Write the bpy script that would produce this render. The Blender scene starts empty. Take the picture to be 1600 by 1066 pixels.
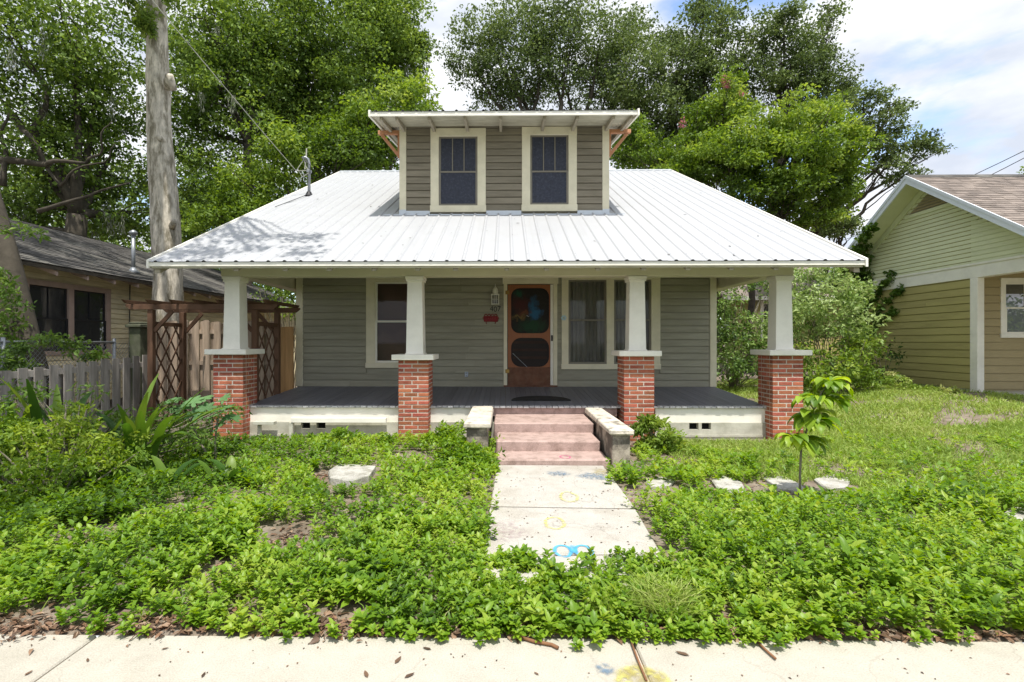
import bpy, bmesh, math, random
import numpy as np
from mathutils import Vector, Matrix, noise
random.seed(7)
rng = np.random.default_rng(11)
scene = bpy.context.scene
C = scene.collection

# ------------------------------------------------------------------ camera
FOC = 812.0            # focal length in pixels of a 1600 px wide picture
YAW = math.radians(0.75)
CX, CY, CAMZ = 779.5, 535.0, 1.55
cd = bpy.data.cameras.new('camera'); cam = bpy.data.objects.new('camera', cd); C.objects.link(cam)
cd.sensor_width = 36.0; cd.lens = 36.0*FOC/1600.0
cd.shift_x = (800-CX)/1600.0; cd.shift_y = (CY-533)/1600.0
cd.clip_start = 0.05; cd.clip_end = 3000
cam.location = (0, 0, CAMZ); cam.rotation_euler = (math.radians(90), 0, YAW)
scene.camera = cam

def W(px, py, Y):
    """where the sight line through a photo pixel meets the vertical plane at distance Y"""
    xc = (px-CX)/FOC; zc = -(py-CY)/FOC
    c, s = math.cos(YAW), math.sin(YAW)
    t = Y/(c + xc*s)
    return Vector(((xc*c - s)*t, Y, CAMZ + zc*t))
def X(px, Y): return W(px, 535, Y).x
def Z(py, Y, px=790): return W(px, py, Y).z

# ------------------------------------------------------------------ light
SUNV = Vector((0.16, -0.66, 1.77)).normalized()
EL = math.asin(SUNV.z); AZ = math.atan2(SUNV.x, SUNV.y)
wd = bpy.data.worlds.new('World'); scene.world = wd; wd.use_nodes = True
nt = wd.node_tree; nt.nodes.clear()
def wn(t, **k):
    n = nt.nodes.new(t)
    for a, b in k.items(): setattr(n, a, b)
    return n
wo = wn('ShaderNodeOutputWorld'); bg = wn('ShaderNodeBackground')
sky = wn('ShaderNodeTexSky', sky_type='NISHITA'); sky.sun_disc = False
sky.sun_elevation = EL; sky.sun_rotation = AZ; sky.air_density = 1.0; sky.dust_density = 1.5; sky.ozone_density = 1.5
tc = wn('ShaderNodeTexCoord'); mp = wn('ShaderNodeMapping'); mp.inputs['Scale'].default_value = (1.0, 1.0, 2.2)
mp.inputs['Location'].default_value = (3.1, 1.7, 0.4)
n1 = wn('ShaderNodeTexNoise'); n1.inputs['Scale'].default_value = 2.1; n1.inputs['Detail'].default_value = 9; n1.inputs['Roughness'].default_value = 0.55
n1.inputs['Distortion'].default_value = 0.4
r1 = wn('ShaderNodeValToRGB'); r1.color_ramp.elements[0].position = 0.385; r1.color_ramp.elements[1].position = 0.465
n2 = wn('ShaderNodeTexNoise'); n2.inputs['Scale'].default_value = 4.6; n2.inputs['Detail'].default_value = 8; n2.inputs['Roughness'].default_value = 0.5
r2 = wn('ShaderNodeValToRGB')
r2.color_ramp.elements[0].position = 0.38; r2.color_ramp.elements[0].color = (2.35, 2.55, 2.95, 1)
r2.color_ramp.elements[1].position = 0.60; r2.color_ramp.elements[1].color = (3.6, 3.66, 3.78, 1)
mix = wn('ShaderNodeMixRGB')
L = nt.links.new
L(tc.outputs['Generated'], mp.inputs['Vector']); L(mp.outputs['Vector'], n1.inputs['Vector']); L(mp.outputs['Vector'], n2.inputs['Vector'])
L(n1.outputs['Fac'], r1.inputs['Fac']); L(n2.outputs['Fac'], r2.inputs['Fac'])
L(r1.outputs['Color'], mix.inputs['Fac']); L(sky.outputs['Color'], mix.inputs['Color1']); L(r2.outputs['Color'], mix.inputs['Color2'])
L(mix.outputs['Color'], bg.inputs['Color']); bg.inputs['Strength'].default_value = 0.14
L(bg.outputs['Background'], wo.inputs['Surface'])
sd = bpy.data.lights.new('sun', 'SUN'); sun = bpy.data.objects.new('sun', sd); C.objects.link(sun)
sd.energy = 2.6; sd.angle = math.radians(0.53); sd.color = (1.0, 0.955, 0.88)
sun.rotation_euler = (-SUNV).to_track_quat('-Z', 'Y').to_euler(); sun.location = (4, -10, 20)
scene.view_settings.view_transform = 'Standard'; scene.view_settings.look = 'None'
scene.view_settings.exposure = 1.2; scene.view_settings.gamma = 1.0; scene.view_settings.use_curve_mapping = False
scene.cycles.max_bounces = 8; scene.cycles.transparent_max_bounces = 12; scene.cycles.diffuse_bounces = 4
scene.cycles.sample_clamp_indirect = 6

# ------------------------------------------------------------------ materials
MATS = {}
def mat(name, col, rough=0.7, spec=0.3, metal=0.0, var=0.12, scale=6.0, stretch=(1, 1, 1), bump=0.15, bscale=60.0,
        dirt=None, dirt_amt=0.3, dirt_scale=1.5, dirt_ramp=(0.45, 0.7), rnd=0.0, hue=0.0, transl=0.0, rnd_island=False, speck=0.0, crack=0.0):
    """procedural paint/wood/stone: base colour with fine and broad variation, dirt patches and relief"""
    m = bpy.data.materials.new(name); m.use_nodes = True; MATS[name] = m
    t = m.node_tree; N = t.nodes; K = t.links.new
    p = N['Principled BSDF']; out = N['Material Output']
    p.inputs['Roughness'].default_value = rough; p.inputs['Metallic'].default_value = metal
    p.inputs['Specular IOR Level'].default_value = spec
    co = N.new('ShaderNodeTexCoord'); oi = N.new('ShaderNodeObjectInfo')
    mul = N.new('ShaderNodeVectorMath'); mul.operation = 'SCALE'; mul.inputs['Scale'].default_value = 37.0
    cv = N.new('ShaderNodeCombineXYZ'); K(oi.outputs['Random'], cv.inputs[0]); K(oi.outputs['Random'], cv.inputs[2]); K(cv.outputs[0], mul.inputs[0])
    add = N.new('ShaderNodeVectorMath'); add.operation = 'ADD'
    K(co.outputs['Object'], add.inputs[0]); K(mul.outputs[0], add.inputs[1])
    mpn = N.new('ShaderNodeMapping'); mpn.inputs['Scale'].default_value = stretch; K(add.outputs[0], mpn.inputs['Vector'])
    nz = N.new('ShaderNodeTexNoise'); nz.inputs['Scale'].default_value = scale; nz.inputs['Detail'].default_value = 7; nz.inputs['Roughness'].default_value = 0.62
    K(mpn.outputs[0], nz.inputs['Vector'])
    mr = N.new('ShaderNodeMapRange'); mr.inputs['From Min'].default_value = 0.3; mr.inputs['From Max'].default_value = 0.7
    mr.inputs['To Min'].default_value = 1-var; mr.inputs['To Max'].default_value = 1+var; K(nz.outputs['Fac'], mr.inputs['Value'])
    hs = N.new('ShaderNodeHueSaturation'); hs.inputs['Color'].default_value = (*col, 1); K(mr.outputs[0], hs.inputs['Value'])
    last = hs.outputs['Color']
    if rnd or hue:
        src = oi.outputs['Random']
        if rnd_island:
            ge = N.new('ShaderNodeNewGeometry'); a2 = N.new('ShaderNodeMath'); a2.operation = 'ADD'
            K(ge.outputs['Random Per Island'], a2.inputs[0]); K(oi.outputs['Random'], a2.inputs[1])
            fr = N.new('ShaderNodeMath'); fr.operation = 'FRACT'; K(a2.outputs[0], fr.inputs[0]); src = fr.outputs[0]
        h2 = N.new('ShaderNodeHueSaturation'); K(last, h2.inputs['Color'])
        m2 = N.new('ShaderNodeMapRange'); m2.inputs['To Min'].default_value = 1-rnd; m2.inputs['To Max'].default_value = 1+rnd; K(src, m2.inputs['Value']); K(m2.outputs[0], h2.inputs['Value'])
        wn_ = N.new('ShaderNodeTexWhiteNoise'); wn_.noise_dimensions = '1D'; K(src, wn_.inputs['W'])
        m3 = N.new('ShaderNodeMapRange'); m3.inputs['To Min'].default_value = 0.5-hue; m3.inputs['To Max'].default_value = 0.5+hue; K(wn_.outputs['Value'], m3.inputs['Value']); K(m3.outputs[0], h2.inputs['Hue'])
        last = h2.outputs['Color']
    if dirt is not None:
        nd = N.new('ShaderNodeTexNoise'); nd.inputs['Scale'].default_value = dirt_scale; nd.inputs['Detail'].default_value = 9; nd.inputs['Roughness'].default_value = 0.68
        K(mpn.outputs[0], nd.inputs['Vector'])
        rr = N.new('ShaderNodeMapRange'); rr.inputs['From Min'].default_value = dirt_ramp[0]; rr.inputs['From Max'].default_value = dirt_ramp[1]
        rr.inputs['To Min'].default_value = 0; rr.inputs['To Max'].default_value = dirt_amt; K(nd.outputs['Fac'], rr.inputs['Value'])
        mx = N.new('ShaderNodeMixRGB'); K(rr.outputs[0], mx.inputs['Fac']); K(last, mx.inputs['Color1']); mx.inputs['Color2'].default_value = (*dirt, 1)
        last = mx.outputs['Color']
    if speck:
        ns = N.new('ShaderNodeTexNoise'); ns.inputs['Scale'].default_value = 130; ns.inputs['Detail'].default_value = 3; K(co.outputs['Object'], ns.inputs['Vector'])
        ms = N.new('ShaderNodeMapRange'); ms.inputs['From Min'].default_value = 0.28; ms.inputs['From Max'].default_value = 0.72; ms.inputs['To Min'].default_value = 1-speck; ms.inputs['To Max'].default_value = 1+speck; K(ns.outputs['Fac'], ms.inputs['Value'])
        h4 = N.new('ShaderNodeHueSaturation'); K(ms.outputs[0], h4.inputs['Value']); K(last, h4.inputs['Color']); last = h4.outputs['Color']
    if crack:
        nw_ = N.new('ShaderNodeTexNoise'); nw_.inputs['Scale'].default_value = 2.5; nw_.inputs['Detail'].default_value = 6; K(mpn.outputs[0], nw_.inputs['Vector'])
        va = N.new('ShaderNodeVectorMath'); va.operation = 'MULTIPLY_ADD'; va.inputs[1].default_value = (.55, .55, .55); K(nw_.outputs['Color'], va.inputs[0]); K(mpn.outputs[0], va.inputs[2])
        vo_ = N.new('ShaderNodeTexVoronoi'); vo_.feature = 'DISTANCE_TO_EDGE'; vo_.inputs['Scale'].default_value = 0.75; K(va.outputs[0], vo_.inputs['Vector'])
        mc = N.new('ShaderNodeMapRange'); mc.inputs['From Min'].default_value = 0.001; mc.inputs['From Max'].default_value = 0.005; mc.inputs['To Min'].default_value = crack; mc.inputs['To Max'].default_value = 0; K(vo_.outputs['Distance'], mc.inputs['Value'])
        mk = N.new('ShaderNodeMixRGB'); K(mc.outputs[0], mk.inputs['Fac']); K(last, mk.inputs['Color1']); mk.inputs['Color2'].default_value = (0.10, 0.085, 0.065, 1); last = mk.outputs['Color']
    K(last, p.inputs['Base Color'])
    if bump:
        nb = N.new('ShaderNodeTexNoise'); nb.inputs['Scale'].default_value = bscale; nb.inputs['Detail'].default_value = 5; K(mpn.outputs[0], nb.inputs['Vector'])
        b = N.new('ShaderNodeBump'); b.inputs['Strength'].default_value = bump; b.inputs['Distance'].default_value = 0.01
        K(nb.outputs['Fac'], b.inputs['Height']); K(b.outputs[0], p.inputs['Normal'])
    return m

def leafmat(name, cols, rough=0.5, transl=0.35, spec=0.35, tcol=None):
    """foliage: colour chosen per leaf from a ramp by the attribute 'rnd', thin-leaf translucency"""
    m = bpy.data.materials.new(name); m.use_nodes = True; MATS[name] = m
    t = m.node_tree; N = t.nodes; K = t.links.new
    p = N['Principled BSDF']; out = N['Material Output']
    at = N.new('ShaderNodeAttribute'); at.attribute_name = 'rnd'
    cr = N.new('ShaderNodeValToRGB'); e = cr.color_ramp.elements
    while len(e) < len(cols): e.new(0.5)
    for i, c in enumerate(cols):
        e[i].position = i/(len(cols)-1); e[i].color = (*c, 1)
    K(at.outputs['Fac'], cr.inputs['Fac']); K(cr.outputs['Color'], p.inputs['Base Color'])
    p.inputs['Roughness'].default_value = rough; p.inputs['Specular IOR Level'].default_value = spec
    tr = N.new('ShaderNodeBsdfTranslucent')
    hs = N.new('ShaderNodeHueSaturation'); hs.inputs['Saturation'].default_value = 1.1; hs.inputs['Value'].default_value = 1.25; hs.inputs['Hue'].default_value = 0.485
    K(cr.outputs['Color'], hs.inputs['Color']); K(hs.outputs['Color'], tr.inputs['Color'])
    mx = N.new('ShaderNodeMixShader'); mx.inputs['Fac'].default_value = transl
    K(p.outputs[0], mx.inputs[1]); K(tr.outputs[0], mx.inputs[2]); K(mx.outputs[0], out.inputs['Surface'])
    return m

def glassmat(name, tint=(0.02, 0.025, 0.03), see=0.55, rough=0.03):
    m = bpy.data.materials.new(name); m.use_nodes = True; MATS[name] = m
    t = m.node_tree; N = t.nodes; K = t.links.new
    p = N['Principled BSDF']; out = N['Material Output']
    p.inputs['Base Color'].default_value = (*tint, 1); p.inputs['Roughness'].default_value = rough; p.inputs['Specular IOR Level'].default_value = 0.8
    tb = N.new('ShaderNodeBsdfTransparent'); mx = N.new('ShaderNodeMixShader'); mx.inputs['Fac'].default_value = see
    nz = N.new('ShaderNodeTexNoise'); nz.inputs['Scale'].default_value = 3; co = N.new('ShaderNodeTexCoord'); K(co.outputs['Object'], nz.inputs['Vector'])
    b = N.new('ShaderNodeBump'); b.inputs['Strength'].default_value = 0.05; K(nz.outputs['Fac'], b.inputs['Height']); K(b.outputs[0], p.inputs['Normal'])
    K(p.outputs[0], mx.inputs[1]); K(tb.outputs[0], mx.inputs[2]); K(mx.outputs[0], out.inputs['Surface'])
    return m

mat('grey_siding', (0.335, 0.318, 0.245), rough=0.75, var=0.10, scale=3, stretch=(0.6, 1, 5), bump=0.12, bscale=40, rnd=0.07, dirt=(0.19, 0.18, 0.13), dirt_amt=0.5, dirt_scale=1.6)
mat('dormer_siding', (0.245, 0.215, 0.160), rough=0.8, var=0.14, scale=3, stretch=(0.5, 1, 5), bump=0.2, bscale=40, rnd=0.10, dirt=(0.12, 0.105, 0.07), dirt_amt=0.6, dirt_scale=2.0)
mat('cream_trim', (0.77, 0.71, 0.53), rough=0.55, var=0.05, scale=3, bump=0.05, dirt=(0.40, 0.36, 0.24), dirt_amt=0.35, dirt_scale=2.2)
mat('white_trim', (0.86, 0.83, 0.735), rough=0.5, var=0.04, scale=3, bump=0.05, dirt=(0.5, 0.48, 0.40), dirt_amt=0.3, dirt_scale=2.0)
mat('beam_paint', (0.70, 0.66, 0.50), rough=0.55, var=0.06, scale=2, stretch=(0.4, 1, 1), bump=0.06, dirt=(0.35, 0.32, 0.22), dirt_amt=0.35, dirt_scale=1.2)
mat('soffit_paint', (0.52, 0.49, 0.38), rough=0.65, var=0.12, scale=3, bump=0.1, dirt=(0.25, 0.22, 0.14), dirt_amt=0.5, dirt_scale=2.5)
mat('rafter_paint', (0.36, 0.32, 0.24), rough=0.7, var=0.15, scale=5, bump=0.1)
mat('metal_roofing', (0.41, 0.42, 0.435), rough=0.42, spec=0.5, metal=0.0, var=0.03, scale=1.5, bump=0.03, bscale=8, rnd=0.02, dirt=(0.36, 0.36, 0.35), dirt_amt=0.35, dirt_scale=2.2, dirt_ramp=(0.5, 0.75))
mat('metal_flashing', (0.60, 0.64, 0.68), rough=0.35, spec=0.5, metal=0.3, var=0.06, bump=0.02)
mat('brick_face', (0.36, 0.105, 0.058), rough=0.85, var=0.18, scale=20, bump=0.5, bscale=70, rnd=0.32, hue=0.014, rnd_island=True, dirt=(0.46, 0.20, 0.13), dirt_amt=0.5, dirt_scale=9)
mat('mortar', (0.55, 0.48, 0.41), rough=0.95, var=0.15, scale=25, bump=0.6, bscale=90)
mat('porch_paint', (0.155, 0.155, 0.18), rough=0.5, spec=0.4, var=0.12, scale=4, stretch=(3, 0.5, 1), bump=0.1, rnd=0.12, dirt=(0.20, 0.19, 0.19), dirt_amt=0.6, dirt_scale=3.5, dirt_ramp=(0.55, 0.7))
mat('porch_edge', (0.46, 0.46, 0.46), rough=0.6, var=0.2, scale=9, bump=0.2, rnd=0.1, dirt=(0.12, 0.12, 0.13), dirt_amt=0.6, dirt_scale=5)
mat('foundation', (0.50, 0.49, 0.41), rough=0.9, var=0.12, scale=5, bump=0.3, bscale=30, dirt=(0.20, 0.19, 0.13), dirt_amt=0.7, dirt_scale=2.4)
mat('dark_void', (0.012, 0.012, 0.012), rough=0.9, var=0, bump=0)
mat('pink_concrete', (0.41, 0.30, 0.265), rough=0.85, var=0.12, scale=8, bump=0.35, bscale=50, dirt=(0.20, 0.14, 0.115), dirt_amt=0.8, dirt_scale=6, dirt_ramp=(0.47, 0.68), speck=0.2)
mat('old_concrete', (0.40, 0.35, 0.28), rough=0.9, var=0.2, scale=7, bump=0.5, bscale=40, dirt=(0.07, 0.06, 0.05), dirt_amt=0.85, dirt_scale=4, dirt_ramp=(0.42, 0.56), speck=0.2)
mat('cheek_cap', (0.58, 0.53, 0.44), rough=0.9, var=0.2, scale=9, bump=0.6, bscale=40, dirt=(0.10, 0.09, 0.07), dirt_amt=0.8, dirt_scale=6, dirt_ramp=(0.52, 0.66))
mat('walk_concrete', (0.42, 0.40, 0.36), rough=0.9, var=0.07, scale=7, bump=0.3, bscale=80, dirt=(0.30, 0.27, 0.22), dirt_amt=0.6, dirt_scale=2.3, dirt_ramp=(0.48, 0.70), speck=0.2, crack=0.3)
mat('sidewalk_concrete', (0.41, 0.385, 0.325), rough=0.9, var=0.06, scale=10, bump=0.25, bscale=120, dirt=(0.30, 0.275, 0.22), dirt_amt=0.6, dirt_scale=1.9, dirt_ramp=(0.50, 0.76), speck=0.16, crack=0.16)
mat('door_wood', (0.33, 0.115, 0.042), rough=0.5, spec=0.4, var=0.25, scale=3, stretch=(6, 1, 0.6), bump=0.12, dirt=(0.10, 0.035, 0.018), dirt_amt=0.6, dirt_scale=3)
mat('worn_wood', (0.15, 0.065, 0.037), rough=0.7, var=0.35, scale=6, bump=0.2, dirt=(0.22, 0.13, 0.08), dirt_amt=0.5, dirt_scale=8)
mat('arbor_wood', (0.135, 0.073, 0.043), rough=0.75, var=0.25, scale=5, bump=0.25, rnd=0.12, dirt=(0.10, 0.05, 0.03), dirt_amt=0.6, dirt_scale=5)
mat('old_fence_wood', (0.33, 0.30, 0.27), rough=0.85, var=0.28, scale=4, stretch=(5, 5, 0.5), bump=0.35, bscale=20, rnd=0.15, dirt=(0.14, 0.12, 0.10), dirt_amt=0.5, dirt_scale=3)
mat('tan_fence_wood', (0.40, 0.31, 0.23), rough=0.85, var=0.28, scale=4, stretch=(5, 5, 0.5), bump=0.35, bscale=20, rnd=0.18, dirt=(0.17, 0.13, 0.10), dirt_amt=0.55, dirt_scale=3)
mat('new_fence_wood', (0.42, 0.24, 0.10), rough=0.75, var=0.18, scale=4, stretch=(5, 5, 0.5), bump=0.2, bscale=20, rnd=0.08)
mat('mossy_post', (0.085, 0.09, 0.06), rough=0.95, var=0.4, scale=6, bump=0.5, dirt=(0.05, 0.07, 0.02), dirt_amt=0.6, dirt_scale=5)
mat('bark', (0.55, 0.50, 0.41), rough=0.95, var=0.45, scale=7, stretch=(1.6, 1.6, 0.45), bump=1.0, bscale=16, dirt=(0.16, 0.14, 0.09), dirt_amt=0.85, dirt_scale=4.5, dirt_ramp=(0.46, 0.60))
mat('dark_bark', (0.07, 0.06, 0.045), rough=0.95, var=0.35, scale=5, bump=0.8, bscale=12)
mat('stem_bark', (0.20, 0.18, 0.13), rough=0.9, var=0.2, scale=10, bump=0.2)
mat('green_stem', (0.12, 0.18, 0.05), rough=0.6, var=0.1, bump=0)
mat('cream_siding', (0.74, 0.66, 0.44), rough=0.8, var=0.10, scale=3, stretch=(1, 0.6, 4), bump=0.12, rnd=0.07, dirt=(0.25, 0.21, 0.13), dirt_amt=0.5, dirt_scale=2)
mat('mauve_trim', (0.40, 0.30, 0.25), rough=0.7, var=0.1, bump=0.1)
mat('olive_siding', (0.41, 0.36, 0.14), rough=0.75, var=0.08, scale=2, stretch=(1, 0.5, 4), bump=0.08, rnd=0.04, dirt=(0.17, 0.14, 0.06), dirt_amt=0.35, dirt_scale=1.2)
mat('khaki_siding', (0.38, 0.31, 0.17), rough=0.75, var=0.07, scale=2, bump=0.08, rnd=0.03)
mat('pale_green_siding', (0.70, 0.72, 0.48), rough=0.75, var=0.06, scale=2, bump=0.06, rnd=0.03)
mat('blue_white_trim', (0.72, 0.76, 0.80), rough=0.5, var=0.03, bump=0.03)
mat('black_metal', (0.02, 0.02, 0.022), rough=0.5, var=0.1, bump=0.05)
mat('grey_metal', (0.30, 0.32, 0.34), rough=0.45, spec=0.5, metal=0.6, var=0.15, bump=0.05)
mat('brass', (0.35, 0.22, 0.07), rough=0.4, metal=0.7, var=0.1, bump=0)
mat('red_iron', (0.22, 0.018, 0.022), rough=0.6, var=0.25, scale=30, bump=0.2)
mat('lamp_paint', (0.72, 0.70, 0.60), rough=0.45, var=0.05, bump=0)
mat('mat_rubber', (0.025, 0.023, 0.022), rough=0.95, var=0.3, scale=60, bump=0.6, bscale=150)
mat('screen_grey', (0.22, 0.22, 0.25), rough=0.8, var=0.15, scale=30, bump=0.2, bscale=200)
mat('screen_blue', (0.020, 0.024, 0.042), rough=0.55, spec=0.5, var=0.35, scale=14, bump=0.15, bscale=90, dirt=(0.075, 0.085, 0.12), dirt_amt=0.7, dirt_scale=22, dirt_ramp=(0.5, 0.7))
mat('brown_blind', (0.20, 0.115, 0.085), rough=0.8, var=0.15, scale=5, bump=0.1)
mat('sheer_curtain', (0.36, 0.35, 0.30), rough=0.9, var=0.2, scale=3, stretch=(9, 1, 0.2), bump=0.1)
mat('sash_grey', (0.22, 0.20, 0.16), rough=0.6, var=0.08, bump=0.05)
mat('copper_wood', (0.52, 0.25, 0.13), rough=0.6, var=0.1, bump=0.1)
mat('stone_white', (0.42, 0.41, 0.37), rough=0.95, var=0.16, scale=8, bump=0.8, bscale=30, dirt=(0.16, 0.15, 0.11), dirt_amt=0.75, dirt_scale=7, dirt_ramp=(0.45, 0.65), speck=0.2)
mat('moss_grey', (0.30, 0.32, 0.24), rough=1.0, var=0.2, bump=0)
mat('cable', (0.42, 0.42, 0.36), rough=0.7, var=0.1, bump=0)
mat('twig', (0.20, 0.10, 0.05), rough=0.9, var=0.3, bump=0.2)
glassmat('window_glass', see=0.78); glassmat('dark_glass', see=0.4)

# ------------------------------------------------------------------ building helpers
WP = {}
def tag(o, label=None, cat=None, group=None, kind=None):
    if label: o['label'] = label
    if cat: o['category'] = cat
    if group: o['group'] = group
    if kind: o['kind'] = kind
    return o
def empty(name, loc, label=None, cat=None, group=None, kind=None):
    o = bpy.data.objects.new(name, None); C.objects.link(o); o.location = loc; o.empty_display_size = 0.2
    WP[o.name] = Vector(loc); return tag(o, label, cat, group, kind)
def link(name, me, loc, parent=None, rot=None, scale=None):
    """an object showing mesh me with its origin at world point loc"""
    o = bpy.data.objects.new(name, me); C.objects.link(o)
    loc = Vector(loc)
    WP[o.name] = loc
    if parent is not None: o.parent = parent; o.location = loc - WP[parent.name]
    else: o.location = loc
    if rot: o.rotation_euler = rot
    if scale: o.scale = scale
    return o

class MB:
    def __init__(s, O=(0, 0, 0), U=(1, 0, 0), N=(0, 1, 0)):
        s.v = []; s.f = []; s.O = Vector(O); s.U = Vector(U); s.N = Vector(N)
    def T(s, p): return s.O + s.U*p[0] + s.N*p[1] + Vector((0, 0, p[2]))
    def add(s, vs, fs):
        b = len(s.v); s.v += [s.T(p) for p in vs]; s.f += [tuple(i+b for i in f) for f in fs]; return s
    def box(s, x0, x1, y0, y1, z0, z1):
        return s.add([(x0, y0, z0), (x1, y0, z0), (x1, y1, z0), (x0, y1, z0), (x0, y0, z1), (x1, y0, z1), (x1, y1, z1), (x0, y1, z1)],
                     [(0, 3, 2, 1), (4, 5, 6, 7), (0, 1, 5, 4), (1, 2, 6, 5), (2, 3, 7, 6), (3, 0, 4, 7)])
    def hexa(s, a, b):
        """two matching quads joined"""
        return s.add(list(a)+list(b), [(0, 3, 2, 1), (4, 5, 6, 7), (0, 1, 5, 4), (1, 2, 6, 5), (2, 3, 7, 6), (3, 0, 4, 7)])
    def prism(s, poly, d0, d1, axis=1):
        """poly in the other two axes extruded along axis"""
        def P(a, b, d):
            return {0: (d, a, b), 1: (a, d, b), 2: (a, b, d)}[axis]
        n = len(poly)
        return s.add([P(a, b, d0) for a, b in poly]+[P(a, b, d1) for a, b in poly],
                     [tuple(range(n))[::-1], tuple(range(n, 2*n))]+[(i, (i+1) % n, n+(i+1) % n, n+i) for i in range(n)])
    def bar(s, a, b, w, h, up=(0, 0, 1)):
        a, b = Vector(a), Vector(b); d = (b-a).normalized(); u = Vector(up)
        sd = d.cross(u)
        if sd.length < 1e-4: sd = d.cross(Vector((1, 0, 0)))
        sd.normalize(); u = sd.cross(d).normalized(); sd = sd*w/2; u = u*h/2
        return s.hexa([a-sd-u, a+sd-u, a+sd+u, a-sd+u], [b-sd-u, b+sd-u, b+sd+u, b-sd+u])
    def tube(s, pts, rad, n=8, cap=True):
        pts = [Vector(p) for p in pts]; m = len(pts)
        if not hasattr(rad, '__len__'): rad = [rad]*m
        vs = []; fs = []
        ref = Vector((0.31, 0.87, 0.12)).normalized()
        for i, p in enumerate(pts):
            d = (pts[min(i+1, m-1)]-pts[max(i-1, 0)]).normalized()
            a = d.cross(ref)
            if a.length < 0.05: a = d.cross(Vector((1, 0, 0)))
            a.normalize(); b = d.cross(a)
            for k in range(n):
                t = 2*math.pi*k/n; vs.append(p+(a*math.cos(t)+b*math.sin(t))*rad[i])
        for i in range(m-1):
            for k in range(n):
                fs.append((i*n+k, i*n+(k+1) % n, (i+1)*n+(k+1) % n, (i+1)*n+k))
        if cap: fs.append(tuple(range(n))[::-1]); fs.append(tuple(range((m-1)*n, m*n)))
        return s.add(vs, fs)
    def lathe(s, c, prof, n=16):
        """prof: list of (r, z) about the vertical through c"""
        vs = [(c[0]+r*math.cos(2*math.pi*k/n), c[1]+r*math.sin(2*math.pi*k/n), c[2]+z) for r, z in prof for k in range(n)]
        fs = [(i*n+k, i*n+(k+1) % n, (i+1)*n+(k+1) % n, (i+1)*n+k) for i in range(len(prof)-1) for k in range(n)]
        fs += [tuple(range(n))[::-1], tuple(range((len(prof)-1)*n, len(prof)*n))]
        return s.add(vs, fs)
    def mesh(s, name, m, bevel=0, smooth=False, origin=None, rough=0):
        V = s.v
        lo = Vector([min(p[i] for p in V) for i in range(3)]); hi = Vector([max(p[i] for p in V) for i in range(3)])
        o = Vector(((lo.x+hi.x)/2, (lo.y+hi.y)/2, lo.z)) if origin is None else Vector(origin)
        bm = bmesh.new(); bv = [bm.verts.new(p-o) for p in V]
        for f in s.f:
            try: bm.faces.new([bv[i] for i in f])
            except ValueError: pass
        bmesh.ops.recalc_face_normals(bm, faces=bm.faces)
        if bevel: bmesh.ops.bevel(bm, geom=bm.edges[:], offset=bevel, segments=1, affect='EDGES', profile=0.5)
        if rough:
            for v in bm.verts: v.co += Vector((random.uniform(-1, 1), random.uniform(-1, 1), random.uniform(-1, 1)))*rough
        me = bpy.data.meshes.new(name); bm.to_mesh(me); bm.free()
        if smooth: me.polygons.foreach_set('use_smooth', [True]*len(me.polygons))
        me.materials.append(MATS[m] if isinstance(m, str) else m)
        return me, o
    def build(s, name, m, parent=None, **k):
        me, o = s.mesh(name, m, **k); return link(name, me, o, parent)

def box(name, m, parent, x0, x1, y0, y1, z0, z1, bevel=0, **k):
    return MB(**k).box(x0, x1, y0, y1, z0, z1).build(name, m, parent, bevel=bevel)

def np_mesh(name, V, F, m, rnd=None, smooth=False):
    """V (n,3) F (k,3) arrays -> mesh"""
    me = bpy.data.meshes.new(name); n = len(V); k = len(F); w = F.shape[1]
    me.vertices.add(n); me.vertices.foreach_set('co', np.ascontiguousarray(V, np.float32).ravel())
    me.loops.add(k*w); me.loops.foreach_set('vertex_index', np.ascontiguousarray(F, np.int32).ravel())
    me.polygons.add(k); me.polygons.foreach_set('loop_start', np.arange(0, k*w, w, dtype=np.int32))
    me.update(calc_edges=True)
    if rnd is not None:
        a = me.attributes.new('rnd', 'FLOAT', 'POINT'); a.data.foreach_set('value', np.ascontiguousarray(rnd, np.float32))
    me.materials.append(MATS[m]); return me

def nse(x, y, s=1.0, z=0.0): return noise.noise(Vector((x*s, y*s, z)))
# ------------------------------------------------------------------ ground heights
def sstep(a, b, x):
    t = max(0.0, min(1.0, (x-a)/(b-a))); return t*t*(3-2*t)
def gz(x, y):
    """height of the yard"""
    h = 0.34*sstep(4.5, 11, x)*sstep(5, 12, y)
    h += 0.02*sstep(2.8, 3.6, y)
    h += (0.030*nse(x, y, 0.7, 3)+0.012*nse(x, y, 3.1, 5))*sstep(2.75, 3.3, y)
    return h

# ------------------------------------------------------------------ the house
YW = 10.5; YF = 8.3                     # front wall, front edge of the porch floor
XL, XR = X(463, YW), X(1119, YW)        # outer corners
ZFR, ZFF = Z(604, YW), Z(635, YF)       # floor height at wall and at front edge
SL = 0.477; YE = 7.5; ZE = 2.73; YR = 16.31; ZR = ZE+SL*(YR-YE)
def roofz(y): return ZE+SL*(y-YE) if y <= YR else ZR-SL*(y-YR)
YB = 2*YR-YW                            # rear wall
house = empty('bungalow', (0, YW, 0.0), 'grey sided bungalow with white metal roof, front dormer and brick porch pillars', 'house')

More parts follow.
